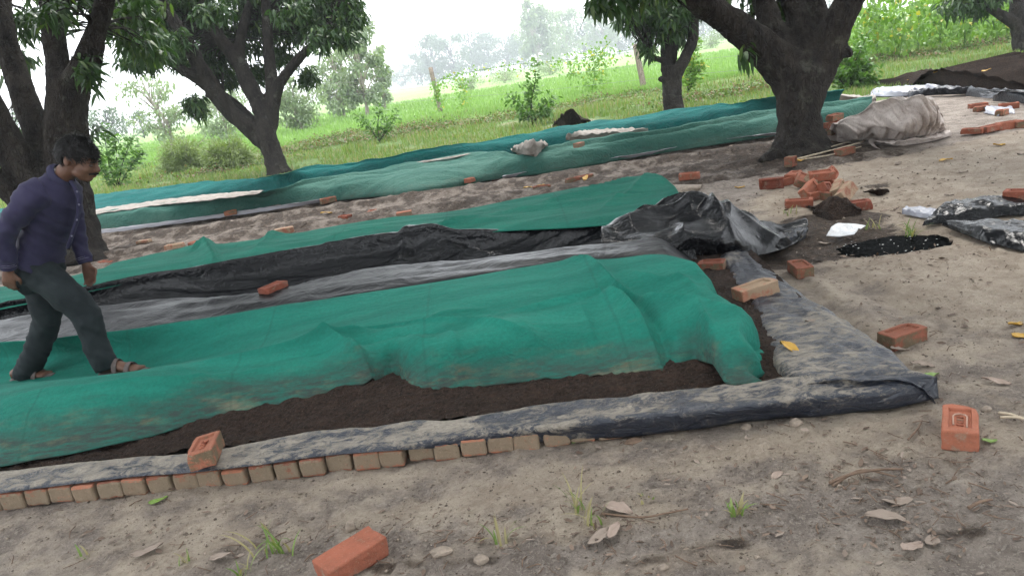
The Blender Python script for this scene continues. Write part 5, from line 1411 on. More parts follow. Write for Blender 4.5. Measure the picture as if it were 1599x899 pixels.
bk((414, 462), (442, 450), .318, 'red', 'flat orange brick on the black sheet in the channel', 0, 0, scale=(.8, .9, .55))
bk((1572, 312), (1622, 312), .07, 'red', 'bright red brick weighing down the torn black plastic by the sandy path', 0, 0)
# pile by the big tree
pile = [((1184, 296), (1226, 293), 'red', 88, 0, 0.0, 'red brick on edge with its hollow facing out, at the end of the brick pile'),
        ((1214, 290), (1240, 286), 'red', 0, 0, 0.0, 'half-hidden red brick just behind the edge-set brick of the pile'),
        ((1232, 289), (1246, 281), 'red', 0, 0, 0.03, 'small red brick end high at the rear of the pile'),
        ((1242, 304), (1262, 282), 'mix', 28, -10, 0.0, 'tilted red brick with hollow face, left middle of the pile'),
        ((1262, 300), (1290, 290), 'pale', 40, 8, 0.02, 'pale dusty brick leaning at the back of the pile'),
        ((1288, 298), (1306, 284), 'red', 50, -12, 0.02, 'red brick leaning on the pale one at the top of the pile'),
        ((1252, 318), (1276, 304), 'red', 62, -14, 0.0, 'red brick with arched hollow leaning in the middle of the pile'),
        ((1280, 316), (1298, 300), 'red', 66, 10, 0.0, 'red brick squeezed upright in the centre of the pile'),
        ((1302, 318), (1318, 302), 'pale', 70, -16, 0.0, 'orange brick standing on end near the front of the pile'),
        ((1312, 322), (1332, 310), 'pale', 66, -18, 0.0, 'pale tan brick propped steeply at the sandy side of the pile'),
        ((1226, 325), (1270, 322), 'red', 0, 0, 0.0, 'flat red brick lying in front of the pile'),
        ((1326, 329), (1348, 326), 'red', 0, 0, 0.0, 'short red brick end at the front of the pile beside dark soil'),
        ((1272, 298), (1296, 292), 'red', 10, 0, 0.085, 'red brick resting on top of the pile'),
        ((1262, 312), (1290, 308), 'red', 0, 0, 0.0, 'red brick buried at the bottom of the pile'),
        ((1290, 312), (1312, 306), 'mix', 0, 0, 0.0, 'brown brick buried at the bottom of the pile')]
for a, b, kd, ro, ti, li, lb in pile:
    bk(a, b, None, kd, lb, ro, ti, li)
bk((1229, 260), (1241, 258), None, 'mix', 'brown brick standing on end at the foot of the big tree', 90, 0, 0.0, scale=(.5, 1, 1.3))
bk((1308, 243), (1330, 239), None, 'mix', 'brown brick lying by the straw sticks near the netted heap', 0, 0)
bk((1063, 281), (1091, 278), None, 'red', 'red brick on the bare earth beyond the bunched plastic', 0, 0)
# along the path behind the second bed
for a, b, z, kd, lb, sc in (((504, 318), (522, 314), .06, 'mix', 'brown brick on the whitish edging, third from the man', (1, 1, 1)), ((353, 337), (369, 334), .05, 'mix', 'small dark brick on the whitish edging nearest the man', (.8, 1, .9)),
        ((532, 346), (547, 343), None, 'red', 'small red brick on the path below the edging brick', (.7, 1, 1)), ((573, 340), (590, 334), None, 'mix', 'dark brown brick on the path among clods', (.8, 1, 1)),
        ((622, 340), (642, 337), None, 'kerb', 'grey muddy brick on the path near the second net', (.8, 1, .9)), ((432, 367), (458, 362), None, 'pale', 'large tan brick on the far hem of the second net', (1, 1, 1)),
        ((258, 392), (290, 384), None, 'pale', 'tan brick half sunk in the path behind the man', (1, 1, .7)), ((296, 386), (320, 381), None, 'red', 'flat red brick piece right of the half-sunk tan brick', (.9, 1, .5)),
        ((148, 420), (190, 408), None, 'red', 'long red brick showing beyond the man\'s forward hand', (1.2, 1, .7)), ((212, 384), (240, 377), None, 'pale', 'pale broken brick lying flat on the path near the many-stemmed tree', (.8, 1, .5)),
        ((763, 284), (806, 276), None, 'red', 'dark red brick row end below the cloth bundle on the path', (1.35, 1, 1)), ((776, 272), (798, 269), .08, 'red', 'dark red brick sitting on top of another below the cloth bundle', (1, 1, .9)),
        ((712, 295), (738, 290), None, 'red', 'red brick at the bend of the whitish edging', (1, 1, 1)), ((726, 288), (742, 282), .075, 'red', 'small red brick tilted on the one at the edging bend', (.6, 1, .8)),
        ((833, 300), (861, 296), None, 'mix', 'brown brick alone on the path beside an orange leaf', (1, 1, 1)), ((886, 288), (906, 284), None, 'mix', 'dark brick lying by the leaning brick on the path', (.9, 1, 1)),
        ((904, 288), (922, 276), None, 'mix', 'dark brick leaning beside a yellow leaf on the path', (1, 1, 1)), ((752, 283), (768, 280), None, 'red', 'red brick stub left of the two stacked ones on the path', (.6, 1, .7))):
    bk(a, b, z, kd, lb, 0, 0, 0.0, scale=sc)
bk((898, 232), (911, 228), .33, 'kerb', 'dark brick lying on top of the faded net', 0, 0, scale=(.7, .9, .8))
# right background
for a, b, z, kd, lb, sc in (((1452, 140), (1470, 136), None, 'red', 'red brick at the foot of the soil heap on silver plastic', (1, 1, 1)), ((1516, 171), (1538, 168), None, 'red', 'red brick of a pair on the bare ground before the soil heap', (1, 1, 1)),
        ((1523, 175), (1542, 172), None, 'mix', 'brown brick in front of its red twin before the soil heap', (.8, 1, .9)), ((1562, 171), (1588, 168), None, 'red', 'dark red brick near the picture edge below the soil heap', (1, 1, 1)),
        ((1556, 182), (1572, 178), None, 'mix', 'small dark brick by the torn silver scrap', (.6, 1, 1)), ((1505, 211), (1533, 207), None, 'red', 'flat red brick first in the row bordering the sandy path', (1, 1, .8)),
        ((1533, 207), (1560, 203), None, 'red', 'tilted red brick second in the row bordering the sandy path', (1.1, 1, .9)), ((1560, 203), (1588, 199), None, 'red', 'tall red brick third in the row bordering the sandy path', (1.1, 1, 1.3)),
        ((1584, 200), (1615, 197), None, 'mix', 'red-brown brick last in the row, at the picture edge', (1, 1, 1.1))):
    bk(a, b, z, kd, lb, 0, 0, 0.0, scale=sc)
# stacked bricks at the end of the netted heap
for i, (a, b, li, ro, lb) in enumerate((((1290, 222), (1318, 218), 0, 0, 'lowest brick of the small stack between the big trunk and the netted heap'), ((1291, 220), (1317, 217), .078, 0, 'middle brick of the small stack between the big trunk and the netted heap'), ((1290, 219), (1314, 217), .156, 0, 'red brick in the upper part of the stack beside the big trunk'), ((1293, 218), (1316, 216), .234, 5, 'topmost brick of the stack beside the big trunk'))):
    bk(a, b, None, 'red' if i == 2 else 'mix', lb, ro, 0, li)

# ================================================================== netted heap, plastics, packet
def gsheet(name, curves, mat, label, cat, nu, nv, amp=0.0, freq=6.0, seed=1, dust=0.0, thick=0.004, fade=0.4, zmin=None, parent=None, smooth_amp=0.0):
    S, tt = loft_u(curves, nu, nv)
    U, V = S[..., 0], S[..., 1]; T = np.broadcast_to(tt, U.shape); e = sstep(0, fade, T) * sstep(0, fade, tt[-1] - T)
    S[..., 2] += e * (amp * (ridged(U * freq, V * freq * 0.8, seed, 3) - 0.6) + smooth_amp * fbm(U * freq * 0.5, V * freq * 0.5, seed + 5, 2))
    if zmin is not None: S[..., 2] = np.maximum(S[..., 2], zmin)
    o = sheet(name, S, mat, {'dust': dust + 0 * U, 'dirt': 0 * U, 'sandy': 0 * U}, parent, thick)
    if label: tag(o, label, cat)
    return o
def build_heap():
    K = [[(1308, 222, .005), (1330, 224, .005), (1370, 222, .005), (1410, 224, .005), (1445, 218, .005), (1478, 206, .005)],
         [(1306, 206, .18), (1335, 205, .2), (1370, 203, .22), (1410, 200, .25), (1445, 196, .25), (1474, 199, .08)],
         [(1308, 193, .28), (1340, 183, .36), (1372, 172, .43), (1400, 170, .44), (1440, 168, .46), (1468, 190, .17)],
         [(1312, 190, .30), (1345, 176, .40), (1375, 163, .50), (1402, 159, .52), (1437, 153, .56), (1460, 172, .36), (1470, 190, .18)],
         ('off', 3, 0.30, (0, -0.08)), ('off', 3, 0.62, 0.0)]
    S, tt = loft_u(K, 190, [20, 20, 12, 10, 8])
    U, V = S[..., 0], S[..., 1]; T = np.broadcast_to(tt, U.shape)
    e = sstep(0.0, 0.5, T) * sstep(5, 4, T)
    S[..., 2] += e * (0.06 * (ridged(U * 3.0 + 0.5 * V, V * 2.0, 702, 2) - 0.5))
    S[..., 1] += -e * 0.085 * (ridged(U * 8.5 + 0.9 * T + 0.5 * pnoise(U * 2, T, 7), T * 0.28, 701, 2) - 0.5)
    o = sheet('netted_heap', S, M['cloth_brown']); tag(o, 'heap draped in wrinkled brownish-white netting beside the big tree', 'heap')
    gsheet('net_apron', [[(1352, 226, .01), (1375, 233, .01), (1410, 228, .01), (1450, 222, .01), (1486, 212, .01)], [(1356, 222, .05), (1380, 224, .06), (1410, 221, .06), (1450, 216, .06), (1484, 208, .04)], [(1360, 218, .03), (1385, 219, .03), (1410, 217, .03), (1450, 212, .03), (1480, 204, .02)]], M['cloth_brown'], None, None, 60, 8, 0.03, 6, 703, parent=o)
build_heap()
gsheet('plastic_sheet', [[(1352, 150, .02), (1395, 151, .02), (1440, 146, .02), (1470, 145, .02)], [(1362, 143, .08), (1400, 142, .10), (1440, 138, .10), (1468, 138, .08)], [(1370, 137, .10), (1400, 135, .12), (1440, 133, .14), (1466, 134, .12)]], M['pl_silver'], 'bright silver-white plastic sheet at the near end of the soil heap', 'plastic sheet', 60, 9, 0.05, 4, 711)
gsheet('plastic_sheet', [[(1418, 153, .02), (1460, 149, .02), (1512, 147, .02)], [(1420, 146, .08), (1465, 142, .10), (1512, 141, .09)], [(1440, 142, .10), (1470, 137, .13), (1510, 136, .11)]], M['pl_liner'], 'dark and silver crumpled plastic in the middle of the soil heap front', 'plastic sheet', 60, 9, 0.06, 5, 712, -.2)
gsheet('plastic_sheet', [[(1508, 150, .02), (1550, 158, .02), (1599, 160, .02), (1660, 166, .02)], [(1512, 142, .10), (1555, 148, .12), (1599, 149, .12), (1660, 154, .1)], [(1520, 138, .14), (1555, 142, .17), (1599, 145, .18), (1660, 148, .16)]], M['pl_liner'], 'grey crumpled plastic along the soil heap at the picture edge', 'plastic sheet', 60, 9, 0.06, 4, 713, -.1)
gsheet('plastic_scrap', [[(1536, 176, .01), (1560, 182, .01), (1585, 178, .01)], [(1538, 170, .04), (1560, 172, .05), (1582, 172, .03)], [(1540, 166, .02), (1560, 166, .03), (1580, 167, .02)]], M['pl_silver'], 'small torn silver scrap between the bricks before the soil heap', 'plastic scrap', 24, 6, 0.03, 6, 714)
gsheet('net_scrap', [[(1302, 155, .16), (1330, 160, .14), (1368, 158, .12)], [(1305, 150, .26), (1335, 154, .24), (1368, 154, .22)], [(1308, 146, .22), (1335, 150, .2), (1366, 150, .18)]], M['cloth_pale'], 'pale cloth scrap at the end of the far nets right of the big trunk', 'cloth scrap', 30, 6, 0.04, 6, 715)
# black plastic by the puddle
gsheet('plastic_sheet', [[(1440, 352, .015), (1475, 348, .015), (1510, 345, .015), (1560, 338, .015), (1640, 336, .015)], [(1450, 342, .035), (1475, 332, .06), (1510, 326, .07), (1560, 322, .065), (1640, 322, .05)], [(1462, 334, .045), (1480, 322, .075), (1515, 315, .08), (1560, 311, .07), (1640, 310, .05)], ('off', 2, 0.10, 0.01)], M['pl_black'], 'rumpled black plastic sheet beyond the puddle under the bright brick', 'plastic sheet', 70, 9, 0.04, 3, 721, .45)
gsheet('plastic_sheet', [[(1470, 352, .012), (1510, 368, .012), (1560, 383, .012), (1620, 396, .012), (1700, 410, .012)], [(1478, 349, .03), (1515, 355, .055), (1560, 363, .06), (1620, 372, .06), (1700, 385, .05)], [(1485, 346, .04), (1520, 345, .065), (1560, 347, .07), (1620, 352, .06), (1700, 362, .05)], ('off', 2, 0.12, 0.01)], M['pl_black'], 'shiny black plastic strip on the sand right of the puddle', 'plastic sheet', 80, 9, 0.03, 3.5, 722, .35)
gsheet('plastic_scrap', [[(1408, 334, .01), (1440, 340, .01), (1468, 344, .01)], [(1410, 328, .035), (1440, 331, .04), (1470, 336, .04)], [(1418, 324, .02), (1445, 326, .02), (1468, 330, .03)]], M['pl_silver'], 'flat grey plastic scrap at the far rim of the puddle', 'plastic scrap', 30, 7, 0.03, 6, 723)
gsheet('plastic_packet', [[(1290, 368, .03), (1312, 369, .03), (1334, 366, .03)], [(1298, 358, .06), (1320, 359, .055), (1344, 358, .05)], [(1308, 348, .075), (1330, 349, .08), (1352, 352, .06)]], M['pl_packet'], 'torn white packet at the edge of the dark puddle', 'packet', 30, 8, 0.02, 9, 724)
# flat pale stones behind the bunched plastic
gsheet('flat_slab', [[(1042, 300, .01), (1062, 302, .01), (1090, 298, .01)], [(1044, 294, .05), (1064, 294, .05), (1092, 292, .05)], [(1050, 288, .05), (1068, 288, .05), (1096, 288, .04)]], M['stone'], 'flat grey slab behind the bunched black plastic', 'slab', 30, 6, 0.01, 6, 725, thick=0.03)
gsheet('wet_bag', [[(1196, 390, .01), (1225, 386, .01), (1258, 372, .01)], [(1200, 380, .05), (1228, 374, .06), (1262, 362, .045)], [(1208, 370, .07), (1232, 362, .07), (1258, 354, .04)], ('off', 2, .06, .01)], M['pl_liner'], 'muddy twisted plastic tongue trailing from the bunched sheet', 'plastic scrap', 40, 8, 0.03, 8, 726, .0)

# ---- straw sticks by the tree
def stick(pts, r, mat, label, name='stick', cat='stick', group=None):
    P = np.array([GG(a, b) + [0, 0, c] for a, b, c in pts]); L = smooth_line(P, 8)
    tb = TB(); tb.tube(L, r, 6, 3, 0.25); base = L[0]
    o = link(name, tb.mesh(name, base), mat); o.location = base
    return tag(o, label, cat, group)
stick([(1245, 251, .02), (1290, 241, .03), (1330, 232, .04), (1358, 224, .05)], [.012, .007], M['rope'], 'long straw-coloured stick from the big tree foot to the netted heap')
stick([(1252, 252, .02), (1300, 244, .02), (1345, 233, .03)], [.009, .005], M['rope'], 'thin straw-coloured stick lying just below the long one')
stick([(1262, 246, .04), (1310, 234, .06), (1340, 224, .05)], [.009, .005], M['rope'], 'upper straw-coloured stick by the roots of the big tree')
stick([(1295, 758, .01), (1330, 752, .03), (1375, 745, .03), (1410, 740, .02)], [.006, .004], M['twig'], 'bent dark twig on the ground in the lower right foreground')
stick([(1300, 762, .01), (1345, 748, .035), (1400, 752, .02)], [.005, .003], M['twig'], 'second dark twig crossing the bent one')
stick([(1512, 797, .01), (1530, 792, .02), (1549, 786, .015)], [.006, .004], M['twig'], 'short pale twig alone near the right edge of the foreground')
stick([(1560, 648, .01), (1580, 655, .02), (1605, 664, .02)], [.006, .005], M['rope'], 'pale dry stalk beside the clean red brick at the picture edge')
stick([(1562, 655, .01), (1585, 659, .02), (1610, 660, .01)], [.005, .004], M['rope'], 'lower pale dry stalk beside the clean red brick')
stick([(1418, 690, .01), (1432, 678, .02), (1440, 664, .02)], [.004, .003], M['twig'], 'tiny dark twig left of the clean red brick')
stick([(940, 805, .01), (1000, 812, .012), (1040, 805, .01), (1075, 798, .01)], [.004, .003], M['twig'], 'thin twig near the big pale leaf')

# ================================================================== fallen leaves, pebbles and grass tufts
def leaf_obj(px, py, L, W, mat, yaw, label, curl=0.25, z=0.012, group=None, roll=0.0, seed=0, base_z=None):
    n, m = 15, 7
    s = np.linspace(0, 1, n)[:, None]; t = np.linspace(-1, 1, m)[None]
    w = W * 0.5 * np.sin(np.clip(s, 0.0, 1) ** 0.8 * math.pi) ** 0.7 + 0.0015
    X = (s - 0.5) * L + 0 * t; Y = w * t * (1 + 0.08 * pnoise(s * 7 + seed, t * 2, seed))
    tw = (RNG.uniform(-1, 1) * 0.5) * (s - 0.5)
    Z = curl * W * np.abs(t) * 0.45 + curl * L * 0.22 * np.sin(s * 3.1 + seed) + 0.22 * W * pnoise(s * 3.5 + seed, t * 1.5 + s * 2, seed + 1) + Y * tw * 2.0 + 0.03 * W * np.abs(np.sin(s * 24 + np.abs(t) * 3))
    Y = Y + 0.10 * L * np.sin(s * 2.6 + seed) * 0.6
    Z = Z - Z.min()
    V = np.stack([X, Y, Z], -1)
    o = solid(link('fallen_leaf', np_mesh('fallen_leaf', V, grid_faces(n, m)), mat), 0.0012)
    p = GG(px, py) if base_z is None else G(px, py, base_z)
    o.location = (p[0], p[1], p[2] + z); o.rotation_euler = (R(roll), R(4), R(yaw))
    return tag(o, label, 'leaf', group)
FL = [(965, 800, .14, .065, 'lf_palebrown', -40, 'big pale ribbed dry leaf in the foreground'), (1233, 552, .11, .05, 'lf_yel', -60, 'yellow-brown curled leaf on the end strip near the corner', .5, .03, .12), (1587, 509, .09, .05, 'lf_yel', 20, 'upper yellow leaf on the sand at the picture edge'), (1594, 526, .09, .05, 'lf_yel', 10, 'lower yellow leaf on the sand at the picture edge'),
      (248, 784, .075, .035, 'lf_green', 15, 'fresh green leaf lying at the foot of the brick edging'), (905, 690, .07, .03, 'lf_green', 10, 'small green leaf just below the plastic strip'), (1455, 590, .09, .035, 'lf_green', 20, 'yellow-green leaf on the sand behind the strip corner'), (1440, 573, .12, .05, 'lf_dry', -30, 'curled grey-brown leaf near the strip corner'), (1555, 600, .13, .05, 'lf_palebrown', -25, 'dry pinkish leaf on the sand right of the corner'),
      (1545, 690, .05, .025, 'lf_green', 0, 'little green leaf beside the clean red brick'), (230, 862, .14, .05, 'lf_dry', 25, 'long curled dry leaf in the left foreground'), (345, 872, .10, .04, 'lf_dry', -5, 'dry leaf beside the grass tuft in the left foreground'), (1215, 745, .08, .035, 'lf_palebrown', 25, 'pale leaf flake on the mud below the strip'), (1385, 815, .16, .05, 'lf_dry', -20, 'long brown dry leaf in the right foreground'),
      (1425, 858, .10, .05, 'lf_palebrown', 30, 'pale dry leaf by the dark twigs at the bottom right'), (1455, 848, .08, .05, 'lf_dry', 70, 'cupped brown leaf by the pale one at the bottom right'), (1400, 785, .12, .04, 'lf_dry', -10, 'thin dry leaf under the bent dark twig'), (935, 842, .12, .05, 'lf_dry', 30, 'brown folded leaf below the tall grass tuft'), (960, 832, .10, .04, 'lf_palebrown', 50, 'pale folded leaf right of the tall grass tuft'),
      (1185, 485, .07, .04, 'lf_dry', 10, 'reddish leaf on the compost at the end of the front net'), (1232, 362, .14, .06, 'lf_yel', 10, 'tan leaf beside the muddy plastic tongue'), (1288, 382, .13, .05, 'lf_dry', 10, 'rust-brown leaf on the dark soil near the packet'), (1155, 294, .10, .05, 'lf_yel', -10, 'orange-yellow leaf left of the brick pile'), (1252, 252, .12, .06, 'lf_yel', 15, 'yellow leaf at the foot of the big tree'),
      (915, 282, .16, .07, 'lf_yel', 60, 'yellow leaf standing beside the leaning path brick', .5), (824, 294, .12, .06, 'lf_yel', 0, 'orange leaf beside the lone path brick'), (510, 334, .16, .06, 'lf_yel', 15, 'yellow leaf on the path below the edging'), (800, 276, .12, .05, 'lf_yel', -40, 'yellow leaf beside the stacked path bricks'), (845, 290, .10, .05, 'lf_yel', 20, 'small yellow leaf on the path above the lone brick'), (897, 270, .10, .05, 'lf_green', -30, 'light green leaf on the path above the leaning brick'),
      (1403, 257, .12, .06, 'lf_dry', 20, 'brown leaf alone on the sandy path'), (1477, 252, .14, .06, 'lf_yel', 0, 'yellow leaf on the sandy path'), (1505, 271, .14, .06, 'lf_dry', 20, 'dark brown leaf on the middle of the sandy path'), (1482, 306, .10, .05, 'lf_dry', 10, 'dry leaf lying before the rumpled black plastic'), (1560, 228, .12, .06, 'lf_yel', 0, 'pale yellow leaf on the sandy path below the brick row'), (1597, 241, .14, .07, 'lf_dry', 0, 'rust leaf at the picture edge of the sandy path'),
      (1540, 112, .16, .08, 'lf_yel', 0, 'yellow leaf on top of the dark soil heap', .25, .02, .36), (1463, 114, .14, .06, 'lf_yel', 0, 'orange leaf on the crest of the soil heap', .25, .02, .30), (1420, 126, .12, .06, 'lf_yel', 30, 'small yellow leaf on the near slope of the soil heap', .25, .02, .14),
      (1405, 548, .10, .03, 'lf_dry', -10, 'thin brown leaf under the red-brown sand brick'), (1150, 430, .06, .03, 'lf_dry', 30, 'tiny brown leaf on the end strip near the pale brick', .3, .012, .13), (1265, 503, .06, .03, 'lf_dry', 0, 'tiny dark leaf in the middle of the end strip', .3, .014, .13)]
for i, f in enumerate(FL):
    px, py, L, W, mt, yw, lb = f[:7]
    curl = f[7] if len(f) > 7 else 0.25; z = f[8] if len(f) > 8 else 0.012; bz = f[9] if len(f) > 9 else None
    k_ = 0.80 if mt in ('lf_dry', 'lf_palebrown') else 1.0
    leaf_obj(px, py, L * k_, W * k_, M[mt], yw, lb, curl * 1.2, z * .3, seed=i, base_z=bz)
# nameless litter: too small and too many to count
def build_litter():
    rs = np.random.default_rng(801)
    def scat(n, wts):
        out = []
        for px, py, sx, sy, k in wts:
            q = np.column_stack([rs.normal(px, sx, k), rs.normal(py, sy, k)])
            out.append(np.array([G(a, min(b, 960)) for a, b in q]))
        P = np.concatenate(out); u, v = to_uv(P)
        ok = ~((u < 0.05) & (v > -0.01) & (v < 5.0)) & (P[:, 1] > 1.0)
        return P[ok]
    P = scat(0, [(1400, 760, 120, 60, 260), (900, 850, 200, 40, 180), (400, 850, 220, 40, 140), (1450, 520, 120, 80, 140), (1200, 720, 250, 40, 120), (1300, 330, 100, 50, 240), (1480, 290, 90, 60, 160), (700, 320, 300, 20, 420), (350, 360, 200, 20, 200), (1150, 250, 80, 30, 220), (1400, 400, 80, 20, 160)])
    P[:, 2] = ground_h(P[:, 0], P[:, 1]) + 0.006
    d = rs.normal(size=P.shape) * [1, 1, 0.18]; L = rs.uniform(0.012, 0.05, len(P)) * (0.6 + 0.09 * P[:, 1])
    o = link('leaf_litter', leaf_mesh('leaf_litter', P, d, L, L * rs.uniform(0.2, 0.5, len(P)), droop=-0.05, up=np.tile([0.1, 0.1, 1.0], (len(P), 1)) + rs.normal(size=P.shape) * 0.25, rs=rs), M['lf_dry']); tag(o, kind='stuff')
    tb = TB()
    P = scat(0, [(1400, 770, 120, 60, 90), (900, 850, 220, 40, 60), (400, 850, 220, 40, 40), (1450, 520, 120, 80, 30), (700, 320, 300, 20, 60), (1300, 340, 60, 40, 50)])
    for p in P:
        a = rs.uniform(0, 6.28); l = rs.uniform(0.02, 0.09); z = gz(p[0], p[1]) + 0.004
        q = np.array([[p[0], p[1], z], [p[0] + l * .5 * math.cos(a + .2), p[1] + l * .5 * math.sin(a + .2), z + rs.uniform(0, .012)], [p[0] + l * math.cos(a), p[1] + l * math.sin(a), z + .002]])
        tb.tube(q, rs.uniform(0.0008, 0.0025), 4)
    tag(link('twig_litter', tb.mesh('twig_litter'), M['twig']), kind='stuff')
    # grit and crumbs
    P = scat(0, [(1300, 780, 200, 70, 1500), (800, 830, 300, 50, 1800), (300, 830, 250, 40, 1100), (1450, 520, 130, 90, 900), (1000, 740, 300, 25, 700), (1350, 330, 100, 50, 500), (600, 330, 300, 22, 900), (1480, 260, 90, 50, 350)])
    ico = np.array([[0, 0, 1], [.9, 0, .2], [.2, .9, .1], [-.8, .4, .15], [-.6, -.7, .1], [.4, -.85, .2], [0, 0, -.5]]); fc = np.array([[0, 1, 2], [0, 2, 3], [0, 3, 4], [0, 4, 5], [0, 5, 1], [6, 2, 1], [6, 3, 2], [6, 4, 3], [6, 5, 4], [6, 1, 5]])
    r = rs.lognormal(math.log(0.0035), 0.5, len(P)) * (0.5 + 0.16 * P[:, 1]); r = np.clip(r, 0.0015, 0.02)
    V = ico[None] * rs.uniform(0.6, 1.3, (len(P), 7, 3)) * r[:, None, None] * [1, 1, 0.75]
    P[:, 2] = ground_h(P[:, 0], P[:, 1]); V = V + P[:, None]
    F = (np.arange(len(P))[:, None, None] * 7 + fc[None]).reshape(-1, 3)
    half = len(P) // 2
    tag(link('grit', np_mesh('grit', V.reshape(-1, 3), F, False), M['ground_grit']), kind='stuff')
t = MT('earth_crumb'); M['ground_grit'] = t.set(t.mix(t.rnd_island(), (0.085, 0.066, 0.053), (0.27, 0.22, 0.175)), 0.95, None, 0.2)
build_litter()
def stone(px, py, r, label, seed, mat='stone', sc=(1, .8, .7)):
    bm = bmesh.new(); bmesh.ops.create_icosphere(bm, subdivisions=3, radius=r)
    for v in bm.verts:
        k = 1 + 0.28 * float(pnoise(v.co.x / r * 1.1 + seed, v.co.y / r * 1.1 + v.co.z / r, seed)) + 0.06 * float(pnoise(v.co.x / r * 5, v.co.y / r * 5 + seed, seed))
        v.co *= k; v.co.x *= sc[0]; v.co.y *= sc[1]; v.co.z *= sc[2]
    me = bpy.data.meshes.new('stone'); bm.to_mesh(me); bm.free()
    o = link('stone', me, M[mat]); p = GG(px, py); o.location = (p[0], p[1], p[2] + r * sc[2] * 0.15)
    tag(o, label, 'stone')
stone(752, 875, .026, 'pale round stone at the bottom of the foreground', 1)
stone(548, 826, .024, 'pale chip of stone behind the big orange-red brick', 2, sc=(.8, .8, 1.2))
stone(1243, 661, .026, 'tan pebble below the plastic strip', 3)
stone(1036, 886, .018, 'pale pebble at the bottom edge right of the round stone', 4)
stone(1540, 640, .02, 'small grey pebble right of the clean red brick', 5)
stone(690, 862, .030, 'lump of pale dried mud left of the round stone', 6, sc=(1.3, .8, .5))
stone(990, 690, .03, 'dull brown clod under the plastic strip', 7, 'twig', (1.3, .8, .5))
stone(1165, 668, .022, 'small stone against the foot of the plastic strip', 8)
def tuft(px, py, n, h, label, seed, spread=0.05):
    rs = np.random.default_rng(seed); b = GG(px, py); tb = TB()
    V, Q, T3 = [], [], []; k = 0
    for i in range(n):
        a = rs.uniform(0, 6.28); L = h * rs.uniform(0.5, 1.1); o = rs.normal(size=2) * spread * 0.3; w = rs.uniform(0.003, 0.006)
        s = np.linspace(0, 1, 7); bend = rs.uniform(0.3, 1.1)
        X = o[0] + np.cos(a) * L * bend * s ** 1.5 * 0.8; Y = o[1] + np.sin(a) * L * bend * s ** 1.5 * 0.8; Z = L * (s - 0.45 * bend * s ** 2.4)
        c = np.stack([X, Y, Z], -1); sd = np.array([-math.sin(a), math.cos(a), 0]) * w
        ww = (1 - s ** 2.5)[:, None]
        V.append(np.stack([c - sd * ww, c + sd * ww], 1).reshape(-1, 3))
        for j in range(6): Q.append([k + 2 * j, k + 2 * j + 1, k + 2 * j + 3, k + 2 * j + 2])
        k += 14
    o = link('grass_tuft', np_mesh('grass_tuft', np.concatenate(V), np.array(Q)), M['grass']); o.location = b
    tag(o, label, 'grass tuft')
tuft(430, 862, 16, .16, 'green grass tuft in the left foreground', 901, .12)
tuft(905, 800, 9, .17, 'tall green grass tuft in the middle foreground', 902)
tuft(925, 822, 7, .13, 'shorter grass tuft right below the tall one', 903)
tuft(785, 850, 8, .12, 'thin sprawling grass plant at the bottom centre', 904)
tuft(1150, 802, 14, .08, 'low bright green grass patch in the right foreground', 905, .05)
tuft(1008, 778, 6, .03, 'tiny green seedling beside the big pale leaf', 906)
tuft(290, 880, 6, .07, 'tiny grass sprout at the lower left', 907)
tuft(385, 900, 8, .09, 'grass sprout at the bottom edge left of the big brick', 908)
tuft(1424, 372, 18, .22, 'yellow-green grass tuft growing out of the puddle', 909, .10)
tuft(1365, 360, 7, .15, 'sparse grass at the far rim of the puddle', 910, .08)
tuft(1230, 336, 8, .10, 'small grass sprig between the bunched plastic and the brick pile', 911, .12)
tuft(135, 870, 5, .06, 'faint grass sprout near the lower left corner', 912)
# foam specks on the puddle rim
def build_foam():
    rs = np.random.default_rng(77); n = 42
    a = rs.uniform(0, 6.28, n); rr = np.where(rs.uniform(0, 1, n) < .55, rs.uniform(.8, 1.0, n), rs.uniform(0.1, .8, n))
    P = np.stack([PUD[0] + .40 * rr * np.cos(a), PUD[1] + .26 * rr * np.sin(a), np.full(n, -.027)], -1)
    d = rs.normal(size=(n, 3)) * [1, 1, .05]; L = rs.uniform(.005, .016, n)
    tag(link('foam_specks', leaf_mesh('foam_specks', P, d, L, L * .8, droop=0, up=np.tile([0, 0, 1.0], (n, 1)), rs=rs), M['foam']), kind='stuff')
build_foam()

